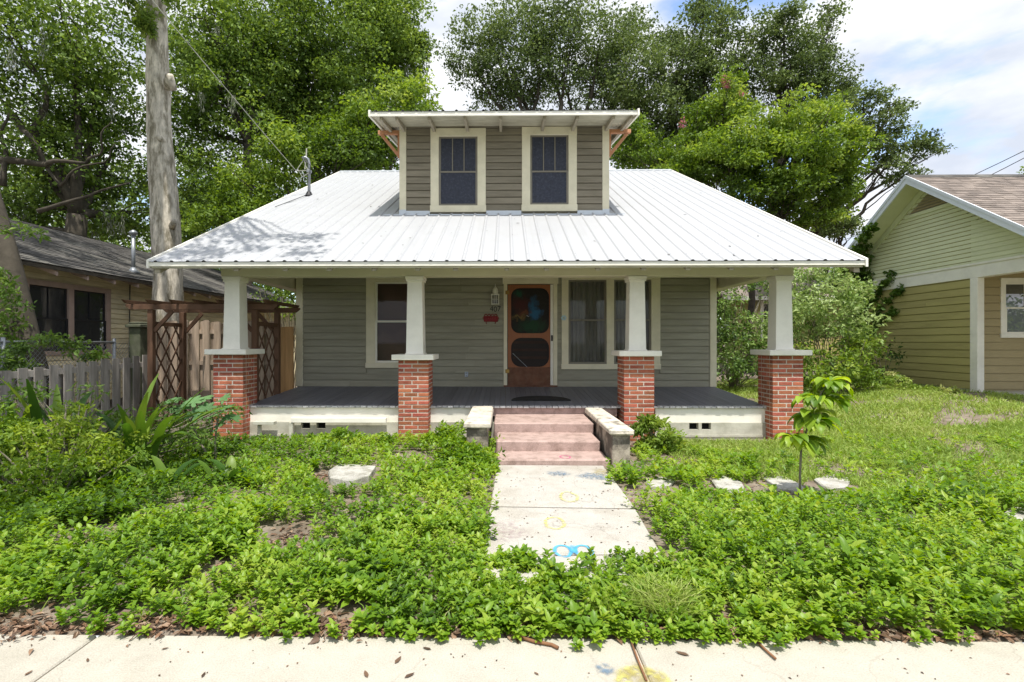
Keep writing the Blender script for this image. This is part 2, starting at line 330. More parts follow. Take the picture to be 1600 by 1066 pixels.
def siding(parent, name, m, basis, u0, u1, z0, z1, ex, openings=(), urange=None, thick=0.028, joined=False, gap=0.019):
    """lap boards, each one an object, cut round the openings"""
    nb = int(round((z1-z0)/ex)); J = MB(**basis)
    for i in range(nb):
        za = z0+i*ex; zb = za+ex
        if zb > z1+0.02: zb = z1
        a, b = (u0, u1) if urange is None else urange((za+zb)/2)
        if b-a < 0.05: continue
        cuts = [(a, b)]
        for (p, q, r, s) in openings:
            if s <= za+0.02 or r >= zb-0.02: continue
            new = []
            for (c, d) in cuts:
                if q <= c or p >= d: new.append((c, d)); continue
                if p > c: new.append((c, p))
                if q < d: new.append((q, d))
            cuts = new
        if not joined and ex > 0.12:
            new = []
            for (c, d) in cuts:
                if d-c > 1.6 and random.random() < 0.6:
                    j = random.uniform(c+0.5, d-0.5); new += [(c, j-0.002), (j+0.002, d)]
                else: new.append((c, d))
            cuts = new
        for (c, d) in cuts:
            if d-c < 0.03: continue
            B = J if joined else MB(**basis)
            w = random.uniform(-0.0015, 0.0015)
            g = gap if zb-za > 0.05 else 0
            B.add([(c, 0, za), (d, 0, za), (d, thick+w, za), (c, thick+w, za), (c, 0, zb-g), (d, 0, zb-g), (d, thick*0.62, zb-g), (c, thick*0.62, zb-g)],
                  [(0, 3, 2, 1), (4, 5, 6, 7), (0, 1, 5, 4), (1, 2, 6, 5), (2, 3, 7, 6), (3, 0, 4, 7)])
            if not joined: B.build(name, m, parent)
    if joined: return J.build(name, m, parent)

def window(parent, basis, u0, u1, z0, z1, tw=0.12, trim='cream_trim', sash='white_trim', pane='window_glass', back='sheer_curtain',
           cells=(), up_cols=1, sill=False, depth=0.03, mullw=0.11, split=None, casing=True):
    """casing > sash, pane, muntin, curtain; cells = list of (u0,u1) of each sash; set in the wall opening"""
    B = MB(**basis)
    if not cells: cells = [(u0+tw, u1-tw)]
    zi0, zi1 = z0+tw*0.85, z1-tw
    n0, n1 = -0.05, 0.034
    B.box(u0, cells[0][0], n0, n1, zi0, z1-tw); B.box(cells[-1][1], u1, n0, n1, zi0, z1-tw)
    B.box(u0-0.002, u1+0.002, n0, n1+0.004, z1-tw, z1); B.box(u0-0.01, u1+0.01, n0, n1+0.018, z0, zi0)
    for a, b in zip(cells[:-1], cells[1:]): B.box(a[1], b[0], n0, n1, zi0, z1-tw)
    fr = B.build('window', trim, parent, bevel=0.003)
    for (a, b) in cells:
        zm = split if split else (zi0+zi1)/2
        fw = 0.04
        def frame(za, zb, n):
            S = MB(**basis)
            S.box(a, a+fw, n, n+0.035, za, zb); S.box(b-fw, b, n, n+0.035, za, zb)
            S.box(a+fw, b-fw, n, n+0.035, za, za+fw); S.box(a+fw, b-fw, n, n+0.035, zb-fw*0.8, zb)
            return S.build('sash', sash, fr, bevel=0.002)
        frame(zm-0.01, zi1, -0.045); frame(zi0, zm+0.02, -0.015)
        MB(**basis).box(a+fw, b-fw, -0.022, -0.018, zm, zi1-0.03).build('pane', pane, fr)
        MB(**basis).box(a+fw, b-fw, 0.0, 0.004, zi0+0.03, zm).build('pane', pane, fr)
        for k in range(1, up_cols):
            um = a+fw+(b-a-2*fw)*k/up_cols
            MB(**basis).box(um-0.009, um+0.009, -0.018, -0.002, zm+0.02, zi1-0.03).build('muntin', sash, fr)
        if back:
            Cn = MB(**basis); nn = 28; vs = []; fs = []
            for i in range(nn+1):
                u = a+(b-a)*i/nn
                d = -0.13+(0.018*math.sin(i*1.9) if 'curtain' in back else 0)
                vs += [(u, d, zi0), (u, d, zi1)]
            fs = [(2*i, 2*i+2, 2*i+3, 2*i+1) for i in range(nn)]
            Cn.add(vs, fs).build('curtain' if 'curtain' in back else 'blind', back, fr)
    return fr

FRONT = dict(O=(0, YW, 0), U=(1, 0, 0), N=(0, -1, 0))
def ux(px, Y=YW): return X(px, Y)
# openings in the front wall
wA = (ux(572.5), ux(662), Z(575, YW), Z(431, YW))
wB = (ux(877.5), ux(1031), Z(577, YW), Z(428, YW))
dO = (ux(787), ux(870.5), ZFR+0.01, Z(436, YW))
ops = [wA, wB, (dO[0], dO[1], dO[2]-0.1, dO[3]+0.01)]
# inner wall with real holes
wl = MB(**FRONT)
xs = sorted([XL+0.02, XR-0.02]+[v for o in ops for v in o[:2]])
for a, b in zip(xs[:-1], xs[1:]):
    m = (a+b)/2; hit = [o for o in ops if o[0] < m < o[1]]
    if hit:
        o = hit[0]
        if o[2] > ZFR+0.1: wl.box(a, b, -0.10, -0.001, 0.3, o[2]+0.05)
        wl.box(a, b, -0.10, -0.001, o[3]-0.05, 3.05)
    else: wl.box(a, b, -0.10, -0.001, 0.3, 3.05)
wall = wl.build('front_wall', 'grey_siding', house)
siding(wall, 'siding_board', 'grey_siding', FRONT, XL+0.14, XR-0.14, ZFR+0.0, 3.03, 0.1365, ops)
for a, b in ((XL, XL+0.14), (XR-0.13, XR)):
    MB(**FRONT).box(a, b, -0.12, 0.028, ZFR, 3.0).build('corner_board', 'cream_trim', wall, bevel=0.004)
# side and rear walls, gables
for s, xo in ((-1, XL+0.02), (1, XR-0.02)):
    sb = dict(O=(xo, 0, 0), U=(0, 1, 0), N=(s, 0, 0))
    w = MB(**sb).prism([(YW+0.02, 0.3), (YB, 0.3), (YB, roofz(YB)-0.15), (YR, ZR-0.15), (YW+0.02, roofz(YW)-0.15)], -0.1, -0.001, axis=1).build('side_wall', 'grey_siding', house)
    siding(w, 'siding', 'grey_siding', sb, YW+0.14, YB, 0.5, ZR-0.25, 0.137, urange=lambda z: (max(YW+0.14, YE+(z+0.18-ZE)/SL), min(YB, YR+(ZR-0.18-z)/SL)), joined=True)
    tag(w.children[0], kind='stuff') if w.children else None
    MB(**sb).box(YW+0.02, YW+0.14, 0.0, 0.028, ZFR, roofz(YW)-0.2).build('corner_board', 'cream_trim', w)
MB().box(XL+0.1, XR-0.1, YB-0.1, YB, 0.3, roofz(YB)-0.1).build('rear_wall', 'grey_siding', house)
MB().box(XL+0.1, XR-0.1, YW+2.4, YW+2.45, 0.3, 3.0).build('dark_backing', 'dark_void', house)  # black sheet stands in for the darkness of the room behind the windows
MB().box(XL+0.1, XR-0.1, YW+0.11, YB-0.1, ZFR-0.1, ZFR-0.02).build('inner_floor', 'worn_wood', house)

window(wall, FRONT, *wA, tw=0.125, cells=[(ux(586.5), ux(650))], back='brown_blind', sash='white_trim', split=Z(503, YW))
window(wall, FRONT, *wB, tw=0.125, cells=[(ux(888), ux(947.5)), (ux(959), ux(1017))], back='sheer_curtain', sash='sash_grey', split=Z(501, YW))

# ---- door
dr = MB(**FRONT)
da, db = ux(793.5), ux(859.5); dz0, dz1 = ZFR+0.03, Z(445, YW)
dr.box(dO[0], da-0.012, -0.06, 0.036, ZFR, dz1+0.012); dr.box(ux(864.5), dO[1], -0.06, 0.036, ZFR, dz1+0.012); dr.box(dO[0]-0.02, dO[1]+0.02, -0.06, 0.04, dz1+0.012, dO[3]+0.03)
dfr = dr.build('door_frame', 'cream_trim', house, bevel=0.003)
box('door_jamb_strip', 'white_trim', dfr, db+0.006, ux(864.5)-0.002, -0.02, 0.015, ZFR+0.02, dz1, **FRONT)
box('threshold', 'worn_wood', dfr, dO[0], dO[1], -0.08, 0.06, ZFR-0.005, ZFR+0.028, **FRONT)
# screen door leaf: stiles and rails with rounded corners around two screens
def ring_panel(B, x0, x1, z0, z1, hx0, hx1, hz0, hz1, r, n0, n1, seg=6):
    inner = []
    for cx_, cz_, a0 in ((hx1-r, hz1-r, 0), (hx0+r, hz1-r, 90), (hx0+r, hz0+r, 180), (hx1-r, hz0+r, 270)):
        for k in range(seg+1):
            t = math.radians(a0+90*k/seg); inner.append((cx_+r*math.cos(t), cz_+r*math.sin(t)))
    outer = []
    cxm, czm = (x0+x1)/2, (z0+z1)/2
    for (a, b) in inner:
        dx, dz = a-cxm, b-czm
        t = min((x1-x0)/2/max(abs(dx), 1e-6), (z1-z0)/2/max(abs(dz), 1e-6)); outer.append((cxm+dx*t, czm+dz*t))
    # make sure the true corners are in
    n = len(inner); vs = [(a, n1, b) for a, b in outer]+[(a, n1, b) for a, b in inner]+[(a, n0, b) for a, b in outer]+[(a, n0, b) for a, b in inner]
    fs = []
    for i in range(n):
        j = (i+1) % n
        fs += [(i, j, n+j, n+i), (2*n+i, 3*n+i, 3*n+j, 2*n+j), (n+i, n+j, 3*n+j, 3*n+i), (i, 2*n+i, 2*n+j, j)]
    B.add(vs, fs)
    for (ex, ez) in ((x1, z1), (x0, z1), (x0, z0), (x1, z0)):      # close the corners
        near = sorted(range(n), key=lambda i: (outer[i][0]-ex)**2+(outer[i][1]-ez)**2)[:2]
        if (outer[near[0]][0]-ex)**2+(outer[near[0]][1]-ez)**2 > 1e-8:
            p, q = outer[near[0]], outer[near[1]]
            B.add([(p[0], n1, p[1]), (ex, n1, ez), (q[0], n1, q[1]), (p[0], n0, p[1]), (ex, n0, ez), (q[0], n0, q[1])], [(0, 1, 2), (3, 5, 4), (0, 3, 4, 1), (1, 4, 5, 2)])
zu0, zu1 = Z(523, YW), dz1-0.005
zmid = Z(525, YW); zkick = Z(574, YW)
leaf = MB(**FRONT)
ring_panel(leaf, da, db, zmid, dz1-0.004, da+0.065, db-0.02, Z(521, YW), Z(450.5, YW), 0.17, -0.005, 0.03)
ring_panel(leaf, da, db, zkick, zmid, da+0.065, db-0.02, Z(573.5, YW), Z(528, YW), 0.20, -0.005, 0.03)
door = leaf.build('screen_door', 'door_wood', house)
box('kick_panel', 'worn_wood', door, da, db, -0.005, 0.027, dz0, zkick-0.001, **FRONT)
# painted screen: an abstract dark picture
pm = mat('painted_screen', (0.018, 0.014, 0.012), rough=0.7, var=0.3, scale=20, bump=0.1)
N_ = pm.node_tree.nodes; K_ = pm.node_tree.links.new; pb = N_['Principled BSDF']
src = pb.inputs['Base Color'].links[0].from_socket
co_ = N_.new('ShaderNodeTexCoord'); dn = N_.new('ShaderNodeTexNoise'); dn.inputs['Scale'].default_value = 9; dn.inputs['Detail'].default_value = 5; K_(co_.outputs['Generated'], dn.inputs['Vector'])
dm = N_.new('ShaderNodeVectorMath'); dm.operation = 'MULTIPLY_ADD'; dm.inputs[1].default_value = (0.34, 0.34, 0.34)
K_(dn.outputs['Color'], dm.inputs[0]); K_(co_.outputs['Generated'], dm.inputs[2])
for (cx_, cz_, rx, rz, col) in ((0.25, 0.63, 0.25, 0.20, (0.07, 0.015, 0.012)), (0.58, 0.55, 0.12, 0.26, (0.02, 0.10, 0.20)), (0.66, 0.42, 0.14, 0.12, (0.025, 0.12, 0.24)), (0.22, 0.36, 0.20, 0.06, (0.18, 0.12, 0.03)),
                               (0.55, 0.16, 0.42, 0.15, (0.015, 0.06, 0.025)), (0.2, 0.86, 0.13, 0.10, (0.012, 0.07, 0.04)), (0.35, 0.45, 0.18, 0.06, (0.14, 0.05, 0.02)), (0.46, 0.38, 0.03, 0.015, (0.5, 0.5, 0.5))):
    mm = N_.new('ShaderNodeMapping'); mm.inputs['Location'].default_value = (-(cx_+0.17)/rx, 0, -(cz_+0.17)/rz); mm.inputs['Scale'].default_value = (1/rx, 0, 1/rz)
    K_(dm.outputs[0], mm.inputs['Vector']); ln = N_.new('ShaderNodeVectorMath'); ln.operation = 'LENGTH'; K_(mm.outputs[0], ln.inputs[0])
    mr_ = N_.new('ShaderNodeMapRange'); mr_.inputs['From Min'].default_value = 1.25; mr_.inputs['From Max'].default_value = 0.35; mr_.inputs['To Max'].default_value = 0.8; K_(ln.outputs['Value'], mr_.inputs['Value'])
    mx_ = N_.new('ShaderNodeMixRGB'); K_(mr_.outputs[0], mx_.inputs['Fac']); K_(src, mx_.inputs['Color1']); mx_.inputs['Color2'].default_value = (*col, 1); src = mx_.outputs['Color']
K_(src, pb.inputs['Base Color'])
box('painted_screen', 'painted_screen', door, da+0.06, db-0.015, 0.006, 0.010, Z(521.5, YW), Z(450, YW), **FRONT)
mat('door_mesh', (0.02, 0.013, 0.011), rough=0.6, var=0.3, scale=40, bump=0.2, bscale=200)
box('insect_screen', 'door_mesh', door, da+0.06, db-0.015, 0.006, 0.010, Z(574, YW), Z(527.5, YW), **FRONT)
mat('dim_panel', (0.040, 0.020, 0.014), rough=0.7, var=0.3)
for i, pz in enumerate((533, 545, 557)):
    box('door_panel', 'dim_panel', door, da+0.10, db-0.06, 0.0105, 0.013, Z(pz+4, YW), Z(pz, YW), **FRONT)
MB(**FRONT).bar((ux(801), 0.016, Z(552, YW)), (ux(824), 0.016, Z(574, YW)), 0.006, 0.006).build('spring', 'grey_metal', door)
for pz in (457.5, 580): box('hinge', 'brass', door, da-0.05, da+0.03, 0.028, 0.046, Z(pz+3, YW), Z(pz-3, YW), bevel=0.006, **FRONT)
MB(**FRONT).box(ux(861), ux(863.5), 0.0155, 0.032, Z(533, YW), Z(524, YW)).box(ux(861.3), ux(863.1), 0.032, 0.06, Z(529.5, YW), Z(527.5, YW)).build('handle', 'black_metal', door, bevel=0.002)
box('front_door', 'worn_wood', house, da, db, -0.10, -0.065, dz0, dz1, **FRONT)

# ---- porch floor of boards
fb = MB().add([(XL, YF+0.1, ZFF-0.05-0.0), (XR, YF+0.1, ZFF-0.05), (XR, YW, ZFR-0.05), (XL, YW, ZFR-0.05), (XL, YF+0.1, ZFF-0.1), (XR, YF+0.1, ZFF-0.1), (XR, YW, ZFR-0.1), (XL, YW, ZFR-0.1)],
              [(0, 1, 2, 3), (4, 7, 6, 5), (0, 4, 5, 1), (1, 5, 6, 2), (2, 6, 7, 3), (3, 7, 4, 0)]).build('porch_floor', 'worn_wood', house)
FXL, FXR = X(383, YF), X(1203, YF)
nbd = 90; bw = (FXR-FXL)/nbd
bme, _ = MB().add([(0, 0, -0.03), (bw-0.004, 0, -0.03), (bw-0.004, 1, -0.03), (0, 1, -0.03), (0, 0, 0), (bw-0.004, 0, 0), (bw-0.004, 1, 0), (0, 1, 0)],
                  [(0, 3, 2, 1), (4, 5, 6, 7), (0, 1, 5, 4), (1, 2, 6, 5), (2, 3, 7, 6), (3, 0, 4, 7)]).mesh('floor_board', 'porch_paint', origin=(0, 0, 0))
sl = math.atan2(ZFR-ZFF, YW-YF); flen = math.hypot(YW-YF, ZFR-ZFF)
for i in range(nbd):
    x = FXL+i*bw; e = random.uniform(-0.006, 0.006)
    link('floor_board', bme, (x, YF+0.09+e, ZFF+0.09*math.tan(sl)+random.uniform(-0.0015, 0.0015)), fb, rot=(sl, 0, 0), scale=(1, flen-0.10-e, 1))
nme, _ = MB().add([(0.002, 0, -0.03), (bw-0.004, 0, -0.03), (bw-0.004, .09, -0.03), (0.002, .09, -0.03), (0.002, 0, 0), (bw-0.004, 0, 0), (bw-0.004, .09, 0), (0.002, .09, 0)],
                  [(0, 3, 2, 1), (4, 5, 6, 7), (0, 1, 5, 4), (1, 2, 6, 5), (2, 3, 7, 6), (3, 0, 4, 7)]).mesh('board_end', 'porch_edge', origin=(0, 0, 0), bevel=0.006)
for i in range(nbd):
    x = FXL+i*bw
    link('board_end', nme, (x, YF-0.002+random.uniform(-0.008, 0.008), ZFF+random.uniform(-0.002, 0.002)), fb, rot=(sl, 0, 0))
# skirt boards and foundation
zs1, zs0 = ZFF-0.032, Z(660, YF+0.04)
for a, b in ((383, 626), (667, 770), (1022, 1203)):
    box('skirt_board', 'white_trim', fb, X(a, YF)+0.03, X(b, YF)-0.0, YF+0.04, YF+0.075, zs0, zs1, bevel=0.003)
box('skirt_board', 'pink_concrete', fb, X(770, YF)+0.003, X(965, YF), YF+0.042, YF+0.075, Z(651, YF), zs1, bevel=0.003)
for a, b, vts in ((385, 636, (470, 494)), (660, 790, ()), (950, 1206, (1077, 1096.5))):
    xa, xb = X(a, YF), X(b, YF); f = MB(); yv = YF+0.02
    vz0, vz1 = Z(671, yv), Z(660.5, yv)
    if vts:
        h = [(X(v, yv), X(v+14.5, yv)) for v in vts]
        f.box(xa, xb, yv, yv+0.16, -0.15, vz0); f.box(xa, xb, yv+0.003, yv+0.16, vz1, zs0-0.002)
        e = [xa, h[0][0], h[0][1], h[1][0], h[1][1], xb]
        for k in (0, 2, 4): f.box(e[k], e[k+1], yv, yv+0.16, vz0, vz1)
        fo = f.build('foundation_wall', 'foundation', house)
        for (p, q) in h: box('vent_dark_back', 'dark_void', fo, p, q, yv+0.10, yv+0.12, vz0, vz1)  # black plate paints the shade inside each vent hole
        box('ledge', 'foundation', fo, xa, xb, yv-0.012, yv-0.001, Z(682, yv), Z(679, yv))
    else: f.box(xa, xb, yv, yv+0.16, -0.15, zs0-0.002).build('foundation_wall', 'foundation', house)
# side skirts of the porch and main block
for s, xx in ((-1, XL+0.05), (1, XR-0.05)):
    MB().box(xx-0.05, xx+0.05, YF+0.2, YB-0.05, -0.2, ZFF-0.1).build('foundation_wall', 'foundation', house)
# weathered plank and concrete lip low on the left of the porch
MB().box(X(455, 8.2), X(603, 8.2), 8.19, 8.27, Z(661, 8.2), Z(653.5, 8.2)).build('ledge_board', 'white_trim', house, bevel=0.004, rough=0.003)
MB().box(X(398, 8.2), X(430, 8.2), 8.14, 8.26, Z(664, 8.2), Z(659, 8.2)).box(X(402, 8.2), X(407, 8.2), 8.2, 8.25, 0, Z(664, 8.2)).build('concrete_ledge', 'foundation', house, bevel=0.004)
box('concrete_ledge', 'foundation', house, X(451, 8.2), X(457, 8.2), 8.2, 8.28, -0.02, Z(661, 8.2), bevel=0.004)

# ---- pillars
def pillar(xf, ztop, n_single=17, lit=0):
    yf = 8.1; w = 0.47
    core = MB().box(xf+0.004, xf+w-0.004, yf+0.004, yf+w-0.004, -0.25, ztop).build('brick_pillar', 'mortar', house)
    ch = ztop/20; bh = ch-0.0145
    left = xf > 0     # which side face the camera sees
    st = MB()
    cache = {}
    def brk(x0, x1, y0, y1, z0, single):
        if single:
            key = (round(x1-x0, 3), round(y1-y0, 3))
            if key not in cache:
                cache[key] = MB().box(0, x1-x0, 0, y1-y0, 0, bh).mesh('brick', 'brick_face', origin=(0, 0, 0), bevel=0.0035)[0]
            link('brick', cache[key], (x0+random.uniform(-.0015, .0015), y0+random.uniform(-.002, .002), z0), core)
        else: st.box(x0, x1, y0, y1, z0, z0+bh)
    for i in range(-2, 20):
        z0 = i*ch+0.006; sg = i >= 20-n_single
        A = i % 2 == 0
        for (a, b) in (((0, .205), (.220, .47)) if A else ((0, .08), (.095, .297), (.312, .47))):
            brk(xf+a, xf+b, yf, yf+0.1, z0, sg)
            st.box(xf+a, xf+b, yf+w-0.1, yf+w, z0, z0+bh)
        for (c, d) in (((.114, .28), (.294, .356)) if A else ((.114, .18), (.194, .356))):
            brk(xf+(0 if left else w-0.1), xf+(0.1 if left else w), yf+c, yf+d, z0, sg)
            st.box(xf+(w-0.1 if left else 0), xf+(w if left else 0.1), yf+c, yf+d, z0, z0+bh)
    tag(st.build('brickwork', 'brick_face', core), kind='stuff')
    cx_, cy_ = xf+w/2, yf+w/2
    o = 0.325
    MB().box(cx_-o, cx_+o, cy_-o, cy_+o, ztop, ztop+0.082).build('pillar_cap', 'white_trim', house, bevel=0.006)
    z0, z1 = ztop+0.082, 2.60
    a, b = 0.136, 0.117
    cl = MB().hexa([(cx_-a, cy_-a, z0), (cx_+a, cy_-a, z0), (cx_+a, cy_+a, z0), (cx_-a, cy_+a, z0)],
                   [(cx_-b, cy_-b, z1-0.05), (cx_+b, cy_-b, z1-0.05), (cx_+b, cy_+b, z1-0.05), (cx_-b, cy_+b, z1-0.05)]).build('column', 'white_trim', house, bevel=0.004)
    m1 = b+0.02; m0 = a+0.014
    MB().box(cx_-m1, cx_+m1, cy_-m1, cy_+m1, z1-0.085, z1-0.045).box(cx_-m1-.012, cx_+m1+.012, cy_-m1-.012, cy_+m1+.012, z1-0.045, z1-0.004).build('capital', 'white_trim', cl, bevel=0.004)
    MB().box(cx_-m0, cx_+m0, cy_-m0, cy_+m0, z0+0.001, z0+0.02).build('base_moulding', 'white_trim', cl, bevel=0.003)
for px, zt, n in ((333, 1.358, 16), (622.5, 1.275, 17), (975, 1.335, 17), (1207.5, 1.348, 17)): pillar(X(px, 8.1), zt, n)

# ---- porch beams
bz0 = 2.60; bx0, bx1 = X(345, 8.2), X(1240, 8.2)
MB().box(bx0, bx1, 8.2, 8.46, bz0, bz0+0.17).build('porch_beam', 'beam_paint', house, bevel=0.004)
MB().box(bx0-0.001, bx1+0.001, 8.185, 8.47, bz0+0.174, bz0+0.40).build('porch_beam', 'beam_paint', house, bevel=0.004)
for xa in (bx0, bx1-0.24):
    MB().box(xa, xa+0.24, 8.48, YW+0.6, bz0+0.03, bz0+0.38).build('side_beam', 'beam_paint', house, bevel=0.004)
# the porch gable ends above the side beams and the ceiling
MB().box(bx0+0.24, bx1-0.24, 8.47, YW-0.03, 2.93, 2.96).build('porch_ceiling', 'beam_paint', house)
nc = 14
for k in range(nc):
    y0 = 8.48+(YW-0.04-8.48)*k/nc; MB().box(bx0+0.25, bx1-0.25, y0+0.004, y0+(YW-0.04-8.48)/nc-0.004, 2.915, 2.929).build('ceiling_board', 'beam_paint', house)
for s, xa in ((-1, bx0+0.02), (1, bx1-0.08)):
    MB(O=(0, 0, 0), U=(0, 1, 0), N=(1, 0, 0)).prism([(8.3, 2.98), (YW+0.05, 2.98), (YW+0.05, roofz(YW)-0.15), (8.3, roofz(8.3)-0.14)], xa, xa+0.06, axis=1).build('porch_gable', 'beam_paint', house)

# ---- main roof
REL, RER = X(232, YE), X(1353, YE)
deck = MB(O=(0, 0, 0), U=(0, 1, 0), N=(1, 0, 0)).prism([(YE+0.02, ZE-0.035), (YR, ZR-0.035), (2*YR-YE, ZE-0.035), (2*YR-YE, ZE-0.07), (YR, ZR-0.08), (YE+0.02, ZE-0.07)], REL+0.02, RER-0.02, axis=1).build('roof', 'soffit_paint', house)
RP = 0.2362; nrib = 44; pw = RP*4
rw = (RER-REL)/nrib
def rib_panel(name, parent, x0, n, rw, P0, P1, m, hr=0.018, th=0.0):
    """corrugated sheet from P0=(y,z) to P1=(y,z) with n ribs starting at x0"""
    prof = []
    for k in range(n):
        xa = x0+k*rw
        prof += [(xa, 0), (xa+rw/2-0.032, 0), (xa+rw/2-0.012, hr), (xa+rw/2+0.012, hr), (xa+rw/2+0.032, 0)]
        for j in (0.33, 0.66): prof += []
    prof += [(x0+n*rw-0.001, 0)]
    d = Vector((0, P1[0]-P0[0], P1[1]-P0[1])).normalized(); nn = Vector((0, -d.z, d.y))
    if nn.z < 0: nn = -nn
    steps = 10; vs = []; fs = []
    for i in range(steps+1):
        t = i/steps; y = P0[0]+(P1[0]-P0[0])*t; z = P0[1]+(P1[1]-P0[1])*t
        for (a, h) in prof:
            wob = 0.0025*nse(a*1.7, y*1.2, 1.0, 9)
            vs.append(Vector((a, y, z))+nn*(h+wob))
    m_ = len(prof)
    for i in range(steps):
        for j in range(m_-1): fs.append((i*m_+j, i*m_+j+1, (i+1)*m_+j+1, (i+1)*m_+j))
    B = MB(); B.add(vs, fs); return B.build(name, m, parent)
for i in range(11):
    rib_panel('roof_panel', deck, REL+i*4*rw, 4, rw, (YE-0.02, ZE-0.01+random.uniform(0, .003)), (YR-0.02, ZR-0.005), 'metal_roofing')
    rib_panel('roof_panel', deck, REL+i*4*rw, 4, rw, (2*YR-YE+0.02, ZE-0.01), (YR+0.02, ZR-0.005), 'metal_roofing')
# ridge cap on the rib tops
MB(U=(0, 1, 0), N=(1, 0, 0)).prism([(YR-0.17, ZR-0.17*SL+0.022), (YR, ZR+0.028), (YR+0.17, ZR-0.17*SL+0.022), (YR+0.17, ZR-0.17*SL+0.016), (YR, ZR+0.02), (YR-0.17, ZR-0.17*SL+0.016)], REL+0.0, RER-0.0, axis=1).build('ridge_cap', 'metal_flashing', deck)
# eave drip and rake trim
MB().box(REL, RER, YE-0.004, YE+0.02, ZE-0.075, ZE-0.014).build('drip_edge', 'white_trim', deck, bevel=0.002)
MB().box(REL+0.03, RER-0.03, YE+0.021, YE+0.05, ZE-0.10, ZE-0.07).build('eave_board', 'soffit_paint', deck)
for xa in (REL-0.02, RER-0.015):
    MB(U=(0, 1, 0), N=(1, 0, 0)).prism([(YE-0.02, ZE-0.10), (YE-0.02, ZE+0.018), (YR, ZR+0.018), (2*YR-YE, ZE+0.018), (2*YR-YE, ZE-0.1), (YR, ZR-0.10)], xa, xa+0.035, axis=1).build('rake_trim', 'white_trim', deck)
# rafter tails
for px in (376, 452, 519, 588, 655, 713, 792, 853, 932, 1002, 1070, 1137, 1205):
    xx = X(px, YE+0.2)
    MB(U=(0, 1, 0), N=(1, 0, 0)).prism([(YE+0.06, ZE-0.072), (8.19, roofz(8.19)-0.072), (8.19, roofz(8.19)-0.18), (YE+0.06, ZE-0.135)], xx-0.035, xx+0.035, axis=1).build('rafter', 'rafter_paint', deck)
for s, xe in ((-1, REL+0.05), (1, RER-0.13)):
    xa = xe
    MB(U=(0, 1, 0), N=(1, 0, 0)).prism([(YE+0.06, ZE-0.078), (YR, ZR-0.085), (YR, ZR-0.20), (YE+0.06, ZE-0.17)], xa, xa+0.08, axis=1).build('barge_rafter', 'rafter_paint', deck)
    for yy in (8.25, 10.4, 13.2):
        x0, x1 = (REL+0.05, bx0) if s < 0 else (bx1, RER-0.05)
        MB().box(x0, x1, yy, yy+0.09, roofz(yy)-0.22, roofz(yy)-0.10).build('lookout', 'rafter_paint', deck)

# ---- dormer
YD = 10.44; DXL, DXR = X(624.5, YD), X(951.5, YD); DB = dict(O=(0, YD, 0), U=(1, 0, 0), N=(0, -1, 0))
dz_b, dz_t = Z(335, YD), Z(188, YD)
YDF = 9.6; dsl = 0.155
def drz(y): return Z(173, YDF)+dsl*(y-YDF)
dw = MB(**DB)
w1 = (X(673, YD), X(759, YD), Z(332, YD), Z(201, YD)); w2 = (X(815.5, YD), X(901, YD), Z(331, YD), Z(199.5, YD))
e = [DXL+0.02, w1[0], w1[1], w2[0], w2[1], DXR-0.02]
for k in (0, 2, 4): dw.box(e[k], e[k+1], -0.1, -0.001, dz_b-0.05, dz_t+0.12)
for k in (1, 3): dw.box(e[k], e[k+1], -0.1, -0.001, dz_b-0.05, w1[2]+0.04); dw.box(e[k], e[k+1], -0.1, -0.001, w1[3]-0.05, dz_t+0.12)
dwall = dw.build('dormer_wall', 'dormer_siding', house)
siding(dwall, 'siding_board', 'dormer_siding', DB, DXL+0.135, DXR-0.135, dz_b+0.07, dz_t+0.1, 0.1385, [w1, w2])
for a, b in ((DXL, DXL+0.135), (DXR-0.135, DXR)):
    MB(**DB).box(a, b, -0.12, 0.03, dz_b, dz_t+0.02).build('corner_board', 'cream_trim', dwall, bevel=0.004)
for a, b in ((DXL+0.136, w1[0]-0.012), (w1[1]+0.012, w2[0]-0.012), (w2[1]+0.012, DXR-0.136)):
    box('flashing', 'metal_flashing', dwall, a, b, 0.001, 0.03, dz_b-0.02, dz_b+0.068, **DB)
for a in (DXL-0.003, DXR-0.135): box('flashing', 'metal_flashing', dwall, a, a+0.138, 0.031, 0.038, dz_b-0.02, dz_b+0.09, **DB)
MB(**DB).box(DXL-0.3, DXR+0.3, 0.0, 0.10, roofz(YD)-0.07, roofz(YD)-0.028).build('apron_flashing', 'metal_flashing', dwall)
for s, xo in ((-1, DXL+0.02), (1, DXR-0.02)):
    sb = dict(O=(xo, 0, 0), U=(0, 1, 0), N=(s, 0, 0))
    ym = YR-0.3
    w = MB(**sb).prism([(YD, roofz(YD)-0.1), (ym, roofz(ym)-0.1), (ym, drz(ym)-0.05), (YD, drz(YD)-0.05)], -0.1, -0.001, axis=1).build('dormer_side', 'dormer_siding', house)
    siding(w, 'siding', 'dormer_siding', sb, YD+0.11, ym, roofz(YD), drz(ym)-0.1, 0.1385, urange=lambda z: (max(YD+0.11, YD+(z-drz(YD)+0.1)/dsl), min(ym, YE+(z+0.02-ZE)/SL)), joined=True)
    for c_ in w.children: tag(c_, kind='stuff')
for (a, b, c, d) in (w1, w2):
    window(dwall, DB, a, b, c, d, tw=0.155, cells=[(a+0.165, b-0.165)], back=None, sash='sash_grey', pane='screen_blue', up_cols=3, split=Z(269, YD))
MB(**DB).box(DXL+0.1, DXR-0.1, -0.6, -0.55, dz_b, dz_t).build('dark_backing', 'dark_void', house)  # black sheet stands in for the darkness inside the dormer
